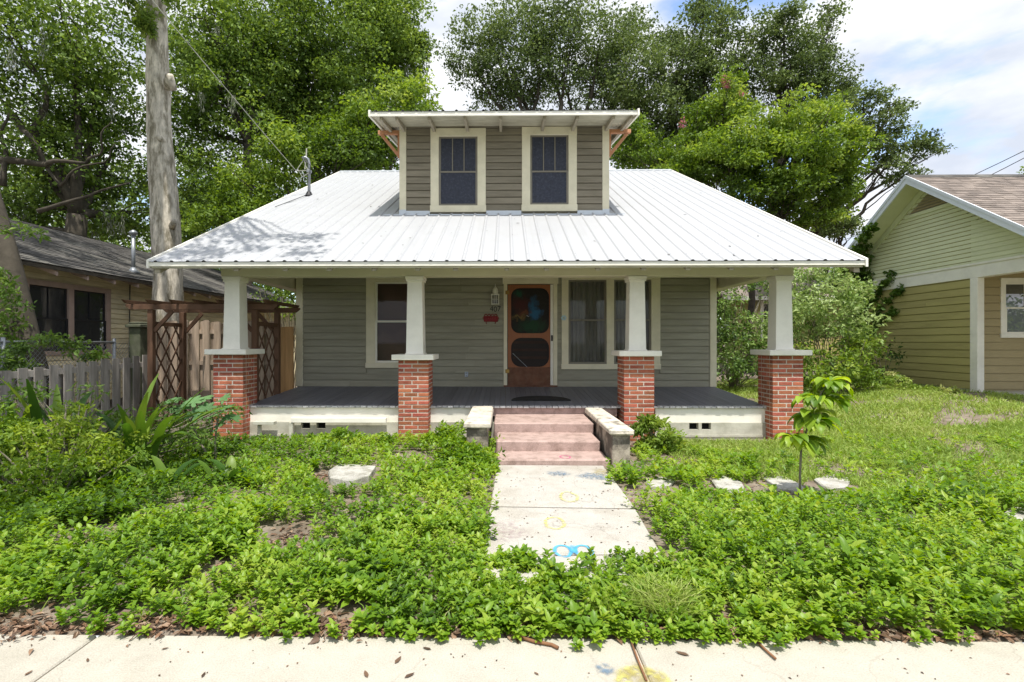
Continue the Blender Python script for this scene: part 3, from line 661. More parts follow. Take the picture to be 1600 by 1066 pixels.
# dormer roof
DRL, DRR = X(577.5, YDF), X(997.5, YDF)
dd = MB(U=(0, 1, 0), N=(1, 0, 0)).prism([(YDF+0.02, drz(YDF)-0.03), (YR, drz(YR)-0.03), (YR, drz(YR)-0.06), (YDF+0.02, drz(YDF)-0.06)], DRL+0.02, DRR-0.02, axis=1).build('dormer_roof', 'soffit_paint', house)
nsb = 8
for k in range(nsb):
    y0 = YDF+0.05+(YD-YDF-0.08)*k/nsb; y1 = YDF+0.05+(YD-YDF-0.08)*(k+1)/nsb-0.006
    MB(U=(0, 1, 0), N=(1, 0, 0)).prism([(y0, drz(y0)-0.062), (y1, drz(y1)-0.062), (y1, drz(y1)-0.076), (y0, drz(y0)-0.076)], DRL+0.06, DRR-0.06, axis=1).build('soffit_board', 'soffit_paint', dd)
nr = 20; rwd = (DRR-DRL)/nr
for i in range(5): rib_panel('roof_panel', dd, DRL+i*4*rwd, 4, rwd, (YDF-0.02, drz(YDF)-0.006), (YR-0.01, drz(YR)-0.002), 'metal_roofing', hr=0.024)
MB().box(DRL, DRR, YDF-0.004, YDF+0.02, drz(YDF)-0.088, drz(YDF)-0.010).build('drip_edge', 'white_trim', dd, bevel=0.002)
for xa in (DRL-0.02, DRR-0.015):
    MB(U=(0, 1, 0), N=(1, 0, 0)).prism([(YDF-0.02, drz(YDF)-0.10), (YDF-0.02, drz(YDF)+0.02), (YR, drz(YR)+0.02), (YR, drz(YR)-0.10)], xa, xa+0.035, axis=1).build('rake_trim', 'white_trim', dd)
for px in (596, 620.5, 671, 726.5, 782, 851, 902, 958, 986):
    xx = X(px, YDF+0.12)
    y1 = YD-0.005 if 610 < px < 965 else YR-3
    MB(U=(0, 1, 0), N=(1, 0, 0)).prism([(YDF+0.08, drz(YDF+.08)-0.077), (y1, drz(y1)-0.077), (y1, drz(y1)-0.19), (YDF+0.08, drz(YDF+.08)-0.15)], xx-0.026, xx+0.026, axis=1).build('rafter', 'rafter_paint', dd)
# the copper-brown knee braces either side of the dormer
for s, xo in ((-1, DXL), (1, DXR)):
    zt = Z(206, YD); zb = Z(243, YD); wx = 0.46
    b = MB(); yy = YD+0.12
    b.box(min(xo, xo+s*0.06), max(xo, xo+s*0.06), yy-0.04, yy+0.04, zb, zt-0.001)
    b.box(min(xo, xo+s*wx), max(xo, xo+s*wx), yy-0.04, yy+0.04, zt, zt+0.075)
    b.bar((xo+s*(wx-0.07), yy, zt-0.002), (xo+s*0.03, yy, zb+0.03), 0.06, 0.05, up=(0, 1, 0))
    b.build('knee_brace', 'copper_wood', house, bevel=0.003)

# ---- front steps
stp = empty('front_steps', (X(855, 6.4), 6.4, 0), 'faded pink concrete steps between two stained cheek walls leading to the porch', 'steps')
sx0, sx1 = -0.19, 1.27
def step_(x0, x1, y0, y1, z0, z1):
    b = MB(); n = 14; vs = []; fs = []
    b.box(x0, x1, y0, y1, z0, z1)
    return b.build('step', 'pink_concrete', stp, bevel=0.018, rough=0.004)
step_(-0.12, 1.26, 6.33, 6.86, -0.12, 0.125); step_(-0.125, 1.235, 6.80, 7.5, -0.1, 0.262); step_(-0.17, 1.26, 7.42, YF+0.035, -0.1, 0.398)
for (x0, x1, y0, zt, mm) in ((-0.52, -0.21, 6.62, 0.455, 'l'), (1.275, 1.53, 6.30, 0.43, 'r')):
    ck = MB().box(x0+0.02, x1-0.02, y0+0.03, YF+0.03, -0.2, zt).build('cheek_wall', 'old_concrete', stp, bevel=0.012, rough=0.003)
    MB().hexa([(x0-0.02, y0-0.02, zt), (x1+0.02, y0-0.02, zt), (x1+0.02, YF+0.02, zt+0.0), (x0-0.02, YF+0.02, zt)], [(x0-0.02, y0-0.02, zt+0.065), (x1+0.02, y0-0.02, zt+0.065), (x1+0.0, YF+0.02, zt+0.075), (x0, YF+0.02, zt+0.075)]).build('cheek_cap', 'cheek_cap', ck, bevel=0.012, rough=0.004)

# ---- things on the porch wall
lamp = empty('wall_lantern', (X(774, YW), YW-0.1, Z(476, YW)), 'small white wall lantern above the house number left of the door', 'lantern')
lx, ly = X(774, YW), YW-0.10; lz0, lz1 = Z(475.5, YW), Z(462, YW)
h = 0.068
B = MB()
for sx in (-1, 1):
    for sy in (-1, 1): B.box(lx+sx*h-0.008, lx+sx*h+0.008, ly+sy*h-0.008, ly+sy*h+0.008, lz0, lz1)
B.box(lx-h-0.012, lx+h+0.012, ly-h-0.012, ly+h+0.012, lz0-0.014, lz0); B.box(lx-h-0.014, lx+h+0.014, ly-h-0.014, ly+h+0.014, lz1, lz1+0.018)
for t in (-0.33, 0.33):
    B.box(lx+t*h*1.0-0.004, lx+t*h*1.0+0.004, ly-h-0.003, ly-h+0.003, lz0, lz1)
B.box(lx-h, lx+h, ly-h-0.0035, ly-h+0.0025, (lz0+lz1)/2-0.004, (lz0+lz1)/2+0.004)
B.build('lantern_frame', 'lamp_paint', lamp)
box('lantern_glass', 'window_glass', lamp, lx-h+0.009, lx+h-0.009, ly-h+0.005, ly+h-0.005, lz0, lz1)
MB().lathe((lx, ly, lz1+0.018), [(0.052, 0), (0.058, 0.05), (0.05, 0.10), (0.03, 0.135), (0.012, 0.15), (0.005, 0.165), (0.003, 0.21)], 12).build('lantern_top', 'lamp_paint', lamp)
box('back_plate', 'lamp_paint', lamp, lx-0.04, lx+0.04, YW-0.03, YW-0.02, lz0+0.05, lz1+0.12)
box('bracket', 'lamp_paint', lamp, lx-0.01, lx+0.01, ly+0.05, YW-0.029, lz1+0.05, lz1+0.07)

def text(name, s, size, loc, m, parent=None, depth=0.004, rot=(math.pi/2, 0, 0)):
    cu = bpy.data.curves.new(name, 'FONT'); cu.body = s; cu.size = size; cu.extrude = depth; cu.align_x = 'CENTER'; cu.align_y = 'CENTER'
    to = bpy.data.objects.new(name+'_t', cu); C.objects.link(to)
    me = bpy.data.meshes.new_from_object(to.evaluated_get(bpy.context.evaluated_depsgraph_get()))
    bpy.data.objects.remove(to); me.materials.clear(); me.materials.append(MATS[m])
    return link(name, me, loc, parent, rot=rot)
dg = bpy.context.evaluated_depsgraph_get()
hn = empty('house_number', (X(774, YW), YW-0.03, Z(483.5, YW)), 'dark house number 407 on the siding under the wall lantern', 'house number')
for i, ch_ in enumerate('407'):
    text('numeral', ch_, 0.15, (X(774, YW)+(i-1)*0.075, YW-0.026, Z(483.5, YW)+(-0.004 if i == 1 else 0.004)), 'black_metal', hn)
pq = empty('wall_plaque', (X(766.5, YW), YW-0.03, Z(505, YW)), 'small dark red scrolled metal plaque on the siding left of the door', 'plaque')
a, b, z0, z1 = X(756, YW), X(778, YW), Z(503, YW), Z(494, YW)
MB(**FRONT).box(a, b, 0.022, 0.034, z0, z1).build('plate', 'red_iron', pq, bevel=0.008)
S = MB(**FRONT); mx_ = (a+b)/2
for sx in (-1, 1):
    S.tube([(mx_+sx*0.13*t, 0.03, z1+0.005+0.035*abs(math.sin(t*math.pi*2))) for t in [i/8 for i in range(9)]], 0.009, 6)
    S.tube([(mx_+sx*(0.13+0.03*math.sin(i*.8)), 0.03, z1-0.01-i*0.016) for i in range(6)], 0.008, 6)
    S.tube([(mx_+sx*0.09, 0.03, z0+0.005), (mx_+sx*0.095, 0.03, z0-0.03), (mx_+sx*0.08, 0.03, z0-0.038)], 0.009, 6)
S.build('scrollwork', 'red_iron', pq, smooth=True)
rr_ = MB(**FRONT)
for k in range(5): rr_.tube([(a+0.03+k*0.045, 0.035, z0+0.04), (a+0.045+k*0.045, 0.036, z0+0.085), (a+0.06+k*0.045, 0.035, z0+0.045)], 0.004, 5)
mat('red_pale', (0.30, 0.06, 0.06), rough=0.6, var=0.1, bump=0)
rr_.build('relief', 'red_pale', pq)
ol = empty('outlet_cover', (X(729, YW), YW-0.03, Z(589, YW)), 'pale blue grey outlet cover low on the siding left of the door', 'outlet')
mat('outlet_blue', (0.42, 0.47, 0.55), rough=0.5, var=0.05, bump=0)
MB(**FRONT).box(X(726.4, YW), X(731.6, YW), 0.021, 0.036, Z(589, YW), Z(581, YW)).build('cover_plate', 'outlet_blue', ol, bevel=0.005)
MB(**FRONT).box(X(727.6, YW), X(730.4, YW), 0.0365, 0.042, Z(584.4, YW), Z(582.2, YW)).box(X(727.6, YW), X(730.4, YW), 0.0365, 0.042, Z(588, YW), Z(585.8, YW)).build('socket_lid', 'grey_metal', ol, bevel=0.002)
fl = empty('flower_ornament', (X(881.5, YW), YW-0.04, Z(497, YW)), 'tiny pale blue flower ornament on the window trim right of the door', 'ornament')
mat('petal_blue', (0.45, 0.62, 0.72), rough=0.6, var=0.1, bump=0)
P = MB(**FRONT)
for k in range(6):
    t = k*math.pi/3; c0 = Vector((X(880.5, YW)+0.035*math.cos(t), 0.042, Z(497, YW)+0.035*math.sin(t)))
    P.prism([(c0.x+0.022*math.cos(j*math.pi/3), c0.z+0.022*math.sin(j*math.pi/3)) for j in range(6)], 0.040+0.001*(k % 2), 0.045+0.001*(k % 2), axis=1)
P.build('petals', 'petal_blue', fl)
mat('flower_yellow', (0.6, 0.55, 0.2), var=0.05, bump=0)
MB(**FRONT).lathe((X(880.5, YW), 0.05, Z(497, YW)-0.01), [(0.012, 0), (0.014, 0.01), (0.01, 0.02)], 8).build('flower_centre', 'flower_yellow', fl)
# doormat
dmx, dmy = X(845, 8.85), 8.78
zf = lambda y: ZFF+(y-YF)*math.tan(sl)
dmt = MB(); pts = [(dmx+0.50*math.cos(math.pi*k/24), dmy+0.43*math.sin(math.pi*k/24)) for k in range(25)]
n = len(pts); dmt.add([(x, y, zf(y)+0.006) for x, y in pts]+[(x, y, zf(y)+0.022) for x, y in pts], [tuple(range(n))[::-1], tuple(range(n, 2*n))]+[(i, (i+1) % n, n+(i+1) % n, n+i) for i in range(n)])
tag(dmt.build('doormat', 'mat_rubber'), 'half round dark doormat lying on the grey porch boards before the door', 'doormat')

# ---- service mast on the roof with its wire
mx0 = X(483, 12.4)
mast = empty('service_mast', (mx0, 12.4, roofz(12.4)), 'metal service mast standing on the white roof left of the dormer', 'mast')
zr = roofz(12.4)
MB().tube([(mx0, 12.4, zr), (mx0, 12.4, zr+0.78), (mx0-0.02, 12.38, zr+0.87), (mx0-0.07, 12.34, zr+0.90), (mx0-0.12, 12.3, zr+0.86)], 0.034, 10).build('conduit', 'grey_metal', mast, smooth=True)
MB().lathe((mx0, 12.4, zr-0.03), [(0.13, 0), (0.08, 0.05), (0.05, 0.12), (0.036, 0.13)], 12).build('roof_boot', 'black_metal', mast)
MB().tube([(mx0-0.09, 12.37, zr+0.62), (mx0-0.06, 12.37, zr+0.9), (mx0-0.05, 12.37, zr+1.12)], 0.016, 6).build('rod', 'cable', mast)
MB().box(mx0-0.05, mx0+0.05, 12.35, 12.45, zr+0.55, zr+0.62).build('clamp', 'grey_metal', mast, bevel=0.01)
for k, (dx, dz) in enumerate(((-0.25, 0.62), (0.06, 0.7), (-0.10, 0.86))):
    MB().tube([(mx0-0.1, 12.34, zr+0.85), (mx0+dx, 12.33, zr+dz), (mx0+dx*0.6, 12.35, zr+dz-0.18), (mx0+0.04, 12.37, zr+0.55)], 0.009, 5).build('wire_loop', 'black_metal' if k % 2 else 'cable', mast)
A_ = Vector((mx0-0.27, 12.3, zr+0.56)); E_ = Vector((-7.6, -1.5, 11.4)); pts = []
for i in range(25):
    t = i/24; p = A_.lerp(E_, t); p.z -= 0.9*4*t*(1-t)*0.25; pts.append(p)
tag(MB().tube(pts, 0.0075, 6).build('service_wire', 'cable'), 'slack pale service wire running up to the left from the roof mast', 'wire')
MB().bar(A_, (mx0, 12.4, zr+0.6), 0.012, 0.012).build('guy_link', 'cable', mast)
MB().bar((mx0, 12.36, zr+0.02), (X(430, 11.0), 11.0, roofz(11.0)+0.035), 0.012, 0.010).build('roof_cable', 'black_metal', mast)

# screw heads and leaf specks on the roof sheets
B = MB(); 
for k in range(nrib):
    xx = REL+(k+0.5)*rw
    for j in range(6):
        yy = YE+0.25+j*1.62
        if DXL-0.4 < xx < DXR+0.4 and yy > YD-0.3: continue
        zz = roofz(yy)+0.012; B.box(xx-0.009, xx+0.009, yy-0.009, yy+0.009, zz, zz+0.008)
tag(B.build('screw_heads', 'grey_metal', deck), kind='stuff')

B = MB()
for k in range(70):
    xx = random.uniform(REL+.3, RER-.3); yy = YE+random.random()**1.2*6.5
    if DXL-0.4 < xx < DXR+0.4 and yy > YD-0.2: continue
    a_ = random.uniform(0, 3.1); r_ = random.uniform(.012, .045); zz = roofz(yy)+0.012
    vs = [(xx+r_*c_*math.cos(a_)-r_*s_*.4*math.sin(a_), yy+r_*c_*math.sin(a_)+r_*s_*.4*math.cos(a_), 0) for c_, s_ in ((-1, 0), (0, -1), (1, 0), (0, 1))]
    B.add([(v[0], v[1], zz+SL*(v[1]-yy)) for v in vs], [(0, 1, 2, 3)])
tag(B.build('roof_leaf_specks', 'dark_bark'), 'tiny dark leaf specks scattered on the white metal roof', 'debris', kind='stuff')
# ------------------------------------------------------------------ ground, pavements
def soilmat():
    m = mat('soil', (0.17, 0.135, 0.10), rough=1.0, var=0.45, scale=9, bump=0.8, bscale=35, dirt=(0.30, 0.265, 0.22), dirt_amt=0.7, dirt_scale=2.3)
    return m
soilmat()
mat('far_ground', (0.07, 0.085, 0.035), rough=1.0, var=0.3, scale=0.5, bump=0.3, bscale=4)
xs_ = np.concatenate([[-900, -300, -100, -45], np.arange(-26, -8, 0.6), np.arange(-8, 8, 0.11), np.arange(8, 26, 0.5), [45, 100, 300, 900]])
ys_ = np.concatenate([[2.74, 2.76], np.arange(2.82, 8.6, 0.11), np.arange(8.6, 30, 0.6), [40, 60, 120, 400, 1200]])
nx, ny = len(xs_), len(ys_)
V = np.array([(x, y, -0.012 if y < 2.75 else gz(x, y) if y < 31 and abs(x) < 30 else 0.02) for y in ys_ for x in xs_])
idx = np.arange(nx*ny).reshape(ny, nx)
F = np.stack([idx[:-1, :-1], idx[:-1, 1:], idx[1:, 1:], idx[1:, :-1]], -1).reshape(-1, 4)
gm = np_mesh('yard_ground', V, F, 'soil'); gm.polygons.foreach_set('use_smooth', [True]*len(gm.polygons))
tag(link('yard_ground', gm, (0, 0, 0)), kind='structure')
# sidewalk of slabs
mat('asphalt', (0.05, 0.05, 0.052), rough=0.95, var=0.2, scale=40, bump=0.5, bscale=200)
mat('verge_grass', (0.06, 0.10, 0.025), rough=1.0, var=0.3, scale=8, bump=0.5)
tag(box('sidewalk_bed', 'mortar', None, -60, 60, 0.98, 2.735, -0.16, -0.02), kind='structure')
sw = bpy.data.objects['sidewalk_bed']; sw.name = 'sidewalk'; WP['sidewalk'] = WP['sidewalk_bed']
jx = [-60, -30, -18, -12.6, -10.1, -7.4, -4.9, -2.16, 0.66, 2.68, 5.4, 8.2, 10.9, 13.6, 18, 30, 60]
for a, b in zip(jx[:-1], jx[1:]):
    o = MB().box(a+0.006, b-0.006, 1.0, 2.73, -0.1, 0.0).build('slab', 'sidewalk_concrete', sw, bevel=0.008)
tag(box('verge', 'verge_grass', None, -60, 60, -0.6, 0.97, -0.3, -0.015), kind='structure')
tag(box('kerb', 'walk_concrete', None, -60, 60, -0.76, -0.605, -0.3, 0.0, bevel=0.01), kind='structure')
tag(box('road', 'asphalt', None, -900, 900, -9, -0.765, -0.4, -0.13), kind='structure')
tag(box('far_ground', 'far_ground', None, -900, 900, -900, -9.005, -0.4, -0.1), kind='structure')

# ---- garden path: slabs with paint marks
path = empty('garden_path', (0.53, 4.5, 0.0), None, None, kind='structure')
PZ = 0.055
def slabq(P, name='slab', m='walk_concrete'):
    vs = [(x, y, -0.12) for x, y in P]+[(x, y, PZ) for x, y in P]; n = len(P)
    return MB().add(vs, [tuple(range(n))[::-1], tuple(range(n, 2*n))]+[(i, (i+1) % n, n+(i+1) % n, n+i) for i in range(n)]).build(name, m, path, bevel=0.010, rough=0.003)
def gxy(px, py, z=PZ):
    Y = (CAMZ-z)*FOC/(py-CY)
    for _ in range(3):
        p = W(px, py, Y); Y *= 1+(p.z-z)/(CAMZ-z)
    return (X(px, Y), Y)
slabq([gxy(766, 789), gxy(993, 793), gxy(943, 727.5), (-0.11, 6.325)])
slabq([gxy(752, 868), gxy(1032, 862), gxy(994, 796), gxy(765, 792)])
xl_, xr_ = gxy(752, 868)[0], gxy(1032, 862)[0]
slabq([(xl_-.015, 3.05), (xr_-.03, 3.02), (xr_, gxy(1032, 866)[1]), (xl_, gxy(752, 871)[1])])
def paintmat(name, col, edge=0.42, amt=0.9, sc=14):
    m = bpy.data.materials.new(name); m.use_nodes = True; MATS[name] = m
    N = m.node_tree.nodes; K = m.node_tree.links.new; p = N['Principled BSDF']; p.inputs['Base Color'].default_value = (*col, 1); p.inputs['Roughness'].default_value = 0.9
    nz = N.new('ShaderNodeTexNoise'); nz.inputs['Scale'].default_value = sc; nz.inputs['Detail'].default_value = 6
    co = N.new('ShaderNodeTexCoord'); K(co.outputs['Object'], nz.inputs['Vector'])
    mr = N.new('ShaderNodeMapRange'); mr.inputs['From Min'].default_value = edge-0.08; mr.inputs['From Max'].default_value = edge+0.12; mr.inputs['To Max'].default_value = amt; K(nz.outputs['Fac'], mr.inputs['Value'])
    at = N.new('ShaderNodeAttribute'); at.attribute_name = 'rnd'; mu = N.new('ShaderNodeMath'); mu.operation = 'MULTIPLY'; K(mr.outputs[0], mu.inputs[0]); K(at.outputs['Fac'], mu.inputs[1])
    tb = N.new('ShaderNodeBsdfTransparent'); mx = N.new('ShaderNodeMixShader'); K(mu.outputs[0], mx.inputs['Fac']); K(tb.outputs[0], mx.inputs[1]); K(p.outputs[0], mx.inputs[2]); K(mx.outputs[0], N['Material Output'].inputs['Surface'])
paintmat('blue_paint', (0.08, 0.38, 0.62), 0.38, 0.85); paintmat('yellow_paint', (0.58, 0.55, 0.16), 0.46, 0.7, 30); paintmat('blue_stain', (0.12, 0.20, 0.29), 0.47, 0.7, 22)
paintmat('pink_paint', (0.55, 0.12, 0.25), 0.40, 0.8); paintmat('mauve_stain', (0.36, 0.25, 0.27), 0.5, 0.35, 20); paintmat('rust_stain', (0.36, 0.30, 0.10), 0.46, 0.5, 18)
def ringmark(m, cx, cy, rx, ry, w, z=None, a0=0, a1=360, n=36, parent=None, nz=0.15):
    """soft edged painted ring lying on the slab"""
    vs = []; al = []; fs = []
    for i in range(n+1):
        t = math.radians(a0+(a1-a0)*i/n); k = 1+nz*nse(math.cos(t)*1.3+cx, math.sin(t)*1.3+cy, 1.0, 2)
        for j, (d, a) in enumerate(((-w, 0), (-w*0.45, 1), (w*0.45, 1), (w, 0))):
            vs.append(((rx*k+d)*math.cos(t)+cx, (ry*k+d)*math.sin(t)+cy, z)); al.append(a)
    for i in range(n):
        for j in range(3): b = i*4+j; fs.append((b, b+4, b+5, b+1))
    V = np.array(vs); F = np.array(fs); o = V.mean(0); me = np_mesh('paint_mark', V-o, F, m, rnd=np.array(al, float))
    return link('paint_mark', me, o, parent)
def blotch(m, cx, cy, rx, ry, z, parent=None, n=28):
    vs = [(cx, cy, z)]; al = [1.0]; fs = []
    for r, a in ((0.6, 0.9), (1.0, 0.0)):
        for i in range(n):
            t = 2*math.pi*i/n; k = 1+0.3*nse(math.cos(t)*1.6+cx*3, math.sin(t)*1.6+cy*3, 1.0, r)
            vs.append((cx+rx*r*k*math.cos(t), cy+ry*r*k*math.sin(t), z)); al.append(a)
    fs = [(0, 1+i, 1+(i+1) % n) for i in range(n)]+[(1+i, 1+n+i, 1+n+(i+1) % n) for i in range(n)]+[(1+i, 1+n+(i+1) % n, 1+(i+1) % n) for i in range(n)]
    V = np.array(vs); o = V.mean(0); me = np_mesh('stain', V-o, np.array(fs), m, rnd=np.array(al, float)); return link('stain', me, o, parent)
PM = PZ+0.005
for (px, dx) in ((879, 0), (911, 0)):
    c = gxy(px, 858, PM); ringmark('blue_paint', c[0], c[1]-0.03, 0.056, 0.10, 0.018, PM, parent=path)
c = gxy(895, 856, PM); blotch('blue_paint', c[0], c[1]-.03, 0.035, 0.09, PM+0.004, path)
c = gxy(889, 776, PM); ringmark('yellow_paint', c[0], c[1], 0.08, 0.16, 0.02, PM, parent=path)
c = gxy(867, 817, PM); ringmark('yellow_paint', c[0], c[1], 0.075, 0.14, 0.02, PM, parent=path)
c = gxy(930, 744, PM); blotch('blue_stain', c[0], c[1], 0.22, 0.17, PM, path)
c = gxy(872, 740, PM); blotch('blue_stain', c[0], c[1], 0.14, 0.14, PM, path)
c = gxy(950, 738, PM); blotch('rust_stain', c[0], c[1], 0.2, 0.2, PM+0.002, path)
c = gxy(785, 830, PM); blotch('mauve_stain', c[0], c[1], 0.22, 0.28, PM, path)
c = gxy(1003, 1058, 0.004); ringmark('yellow_paint', c[0], c[1]-0.05, 0.10, 0.10, 0.05, 0.005, parent=sw); blotch('blue_stain', c[0]-0.16, c[1]+0.06, 0.05, 0.05, 0.004, sw)
c = gxy(1003, 1058, 0.004); blotch('rust_stain', c[0], c[1], 0.12, 0.13, 0.007, sw)
ringmark('pink_paint', X(884, 6.4), 6.45, 0.06, 0.08, 0.015, 0.131, parent=stp)
# ---- stepping stones
mat('stone_pale', (0.60, 0.585, 0.55), rough=0.95, var=0.12, scale=8, bump=0.6, bscale=30)
def stone(pts, label, h=0.05, m='stone_white', cat='stepping stone', group='flat stones in the yard'):
    P = [gxy(px, py, 0.05) for px, py in pts]; n = len(P); zb = gz(*P[0])
    o = MB().add([(x, y, zb-0.05) for x, y in P]+[(x, y, zb+h) for x, y in P], [tuple(range(n))[::-1], tuple(range(n, 2*n))]+[(i, (i+1) % n, n+(i+1) % n, n+i) for i in range(n)]).build('stepping_stone', m, None, bevel=0.012, rough=0.006)
    return tag(o, label, cat, group)
stone([(513, 742), (530, 730), (588, 734), (577, 750), (547, 757), (515, 753)], 'pale square slab lying alone in the weeds left of the path', 0.075)
stone([(1008, 752), (1030, 745), (1056, 749), (1046, 758), (1016, 760)], 'small pale flat stone closest to the garden path on its right', 0.03)
stone([(1112, 750), (1128, 743), (1158, 752), (1166, 766), (1140, 768), (1120, 760)], 'pale flat stone in the weeds between the round shrub and the sapling', 0.04)
stone([(1190, 745), (1225, 744), (1252, 757), (1262, 768), (1215, 762)], 'long pale flat stone just left of the sapling stem', 0.035)
stone([(1272, 748), (1300, 742), (1330, 748), (1325, 760), (1290, 764)], 'pale flat stone just right of the sapling stem', 0.035)
for k, (px, py, lab) in enumerate(((1588, 806, 'rough pale stone at the far right edge of the weeds'),)):
    stone([(px-22, py), (px-10, py-10), (px+14, py-11), (px+22, py+2), (px+5, py+10)], lab, 0.05)

# ------------------------------------------------------------------ low board fence on the left
def board(parent, m, u0, u1, n0, n1, z0, z1, basis, dogear=False, lean=0):
    c = 0.03
    if dogear: poly = [(u0, z0), (u1, z0), (u1+lean, z1-c), (u1-c+lean, z1), (u0+c+lean, z1), (u0+lean, z1-c)]
    else: poly = [(u0, z0), (u1, z0), (u1+lean, z1), (u0+lean, z1)]
    return MB(**basis).prism(poly, n0, n1, axis=1).build('fence_board', m, parent)
FLX = -6.45
fA = empty('board_fence', (FLX, 8, 0), 'low weathered grey fence of spaced boards along the left side of the yard', 'fence')
LB = dict(O=(FLX, 0, 0), U=(0, 1, 0), N=(1, 0, 0))
y = 3.0; k = 0
while y < 9.55:
    w = 0.135; top = 1.19+0.15*max(-.4, (y-6.7)/2.8)+random.uniform(-.012, .012)
    board(fA, 'old_fence_wood', y, y+w, 0.022, 0.04, -0.02, top, LB, lean=random.uniform(-.006, .006))
    yb = y+0.11; board(fA, 'old_fence_wood', yb, yb+w, -0.04, -0.022, -0.02, top-0.02, LB)
    y += 0.235
for zz in (0.3, 1.02):
    MB(**LB).hexa([(3.0, -0.019, zz), (3.0, 0.019, zz), (3.0, 0.019, zz+0.085), (3.0, -0.019, zz+0.085)], [(9.55, -0.019, zz+0.1), (9.55, 0.019, zz+0.1), (9.55, 0.019, zz+0.185), (9.55, -0.019, zz+0.185)]).build('rail', 'old_fence_wood', fA)
for yy in (3.1, 5.3, 7.5, 9.5): MB(**LB).box(yy, yy+0.09, -0.09, -0.045, -0.3, 1.12).build('post', 'old_fence_wood', fA)
# ---- tall fence behind the arbor
YT = 10.25; TB = dict(O=(0, YT, 0), U=(1, 0, 0), N=(0, -1, 0))
fT = empty('tall_fence', (-5.6, YT, 0), 'tall weathered tan fence of dog-eared boards behind the wooden arbor', 'fence')
x = X(235, YT); x1 = X(433, YT)
while x < x1:
    w = 0.138; top = 2.0+random.uniform(-.02, .02)-0.02*(x-X(235, YT))
    board(fT, 'tan_fence_wood', x, x+w, 0.022, 0.04, 0, top, TB, True, lean=random.uniform(-.01, .01))
    board(fT, 'tan_fence_wood', x+0.115, x+0.115+w, -0.04, -0.022, 0, top-0.03, TB, True)
    x += 0.215
for zz in (0.4, 1.1, 1.72): MB(**TB).box(X(235, YT), x1+0.05, -0.019, 0.019, zz, zz+0.085).build('rail', 'tan_fence_wood', fT)
for xx in (X(235, YT), -5.5): MB(**TB).box(xx, xx+0.09, -0.14, -0.045, -0.3, 1.95).build('post', 'tan_fence_wood', fT)
fN = empty('new_fence', (-4.3, YT+0.1, 0), 'orange new wooden fence panel between the arbor and the house corner', 'fence')
x = X(434, YT); xe = XL+0.05
while x < xe: board(fN, 'new_fence_wood', x, min(x+0.15, xe), 0.0, 0.02, 0.0, 1.86+random.uniform(-.008, .008), TB); x += 0.155
for zz in (0.4, 1.6): MB(**TB).box(X(434, YT), xe, -0.042, -0.002, zz, zz+0.085).build('rail', 'new_fence_wood', fN)
# ---- mossy gate post and chain link fence
gp = empty('mossy_post', (X(216, 9.7), 9.7, 0), 'dark mossy wooden post with a flat cap behind the grey fence', 'post')
px_ = X(216, 9.7); zt = Z(512, 9.7, 216)
MB().box(px_-0.105, px_+0.105, 9.6, 9.81, -0.3, zt).build('shaft', 'mossy_post', gp, bevel=0.01)
MB().box(px_-0.15, px_+0.15, 9.55, 9.86, zt+0.001, zt+0.06).box(px_-0.11, px_+0.11, 9.59, 9.82, zt+0.06, zt+0.1).build('cap', 'mossy_post', gp, bevel=0.012, rough=0.004)
CLX = -7.15
cf = empty('chain_link_fence', (CLX, 8.3, 0), 'grey chain link fence between the board fence and the neighbouring windows', 'fence')
zA, zB = 1.56, 1.55
MB().tube([(CLX, 5.0, zA), (CLX, 9.4, zB)], 0.021, 8).build('top_rail', 'grey_metal', cf, smooth=True)
for yy in (5.2, 7.3, 9.4): MB().tube([(CLX, yy, -0.3), (CLX, yy, 1.62)], 0.027, 8).build('post', 'grey_metal', cf, smooth=True)
ml = MB()
p = 0.075; zz0, zz1 = 0.85, 1.545
yy = 6.0
while yy < 9.4:
    for s in (1, -1):
        ya, yb = (yy, yy+(zz1-zz0)) if s > 0 else (yy+(zz1-zz0), yy)
        ml.bar((CLX+0.002*s, ya, zz0), (CLX+0.002*s, yb, zz1), 0.004, 0.004)
    yy += p
tag(ml.build('mesh_wire', 'grey_metal', cf), kind='stuff')

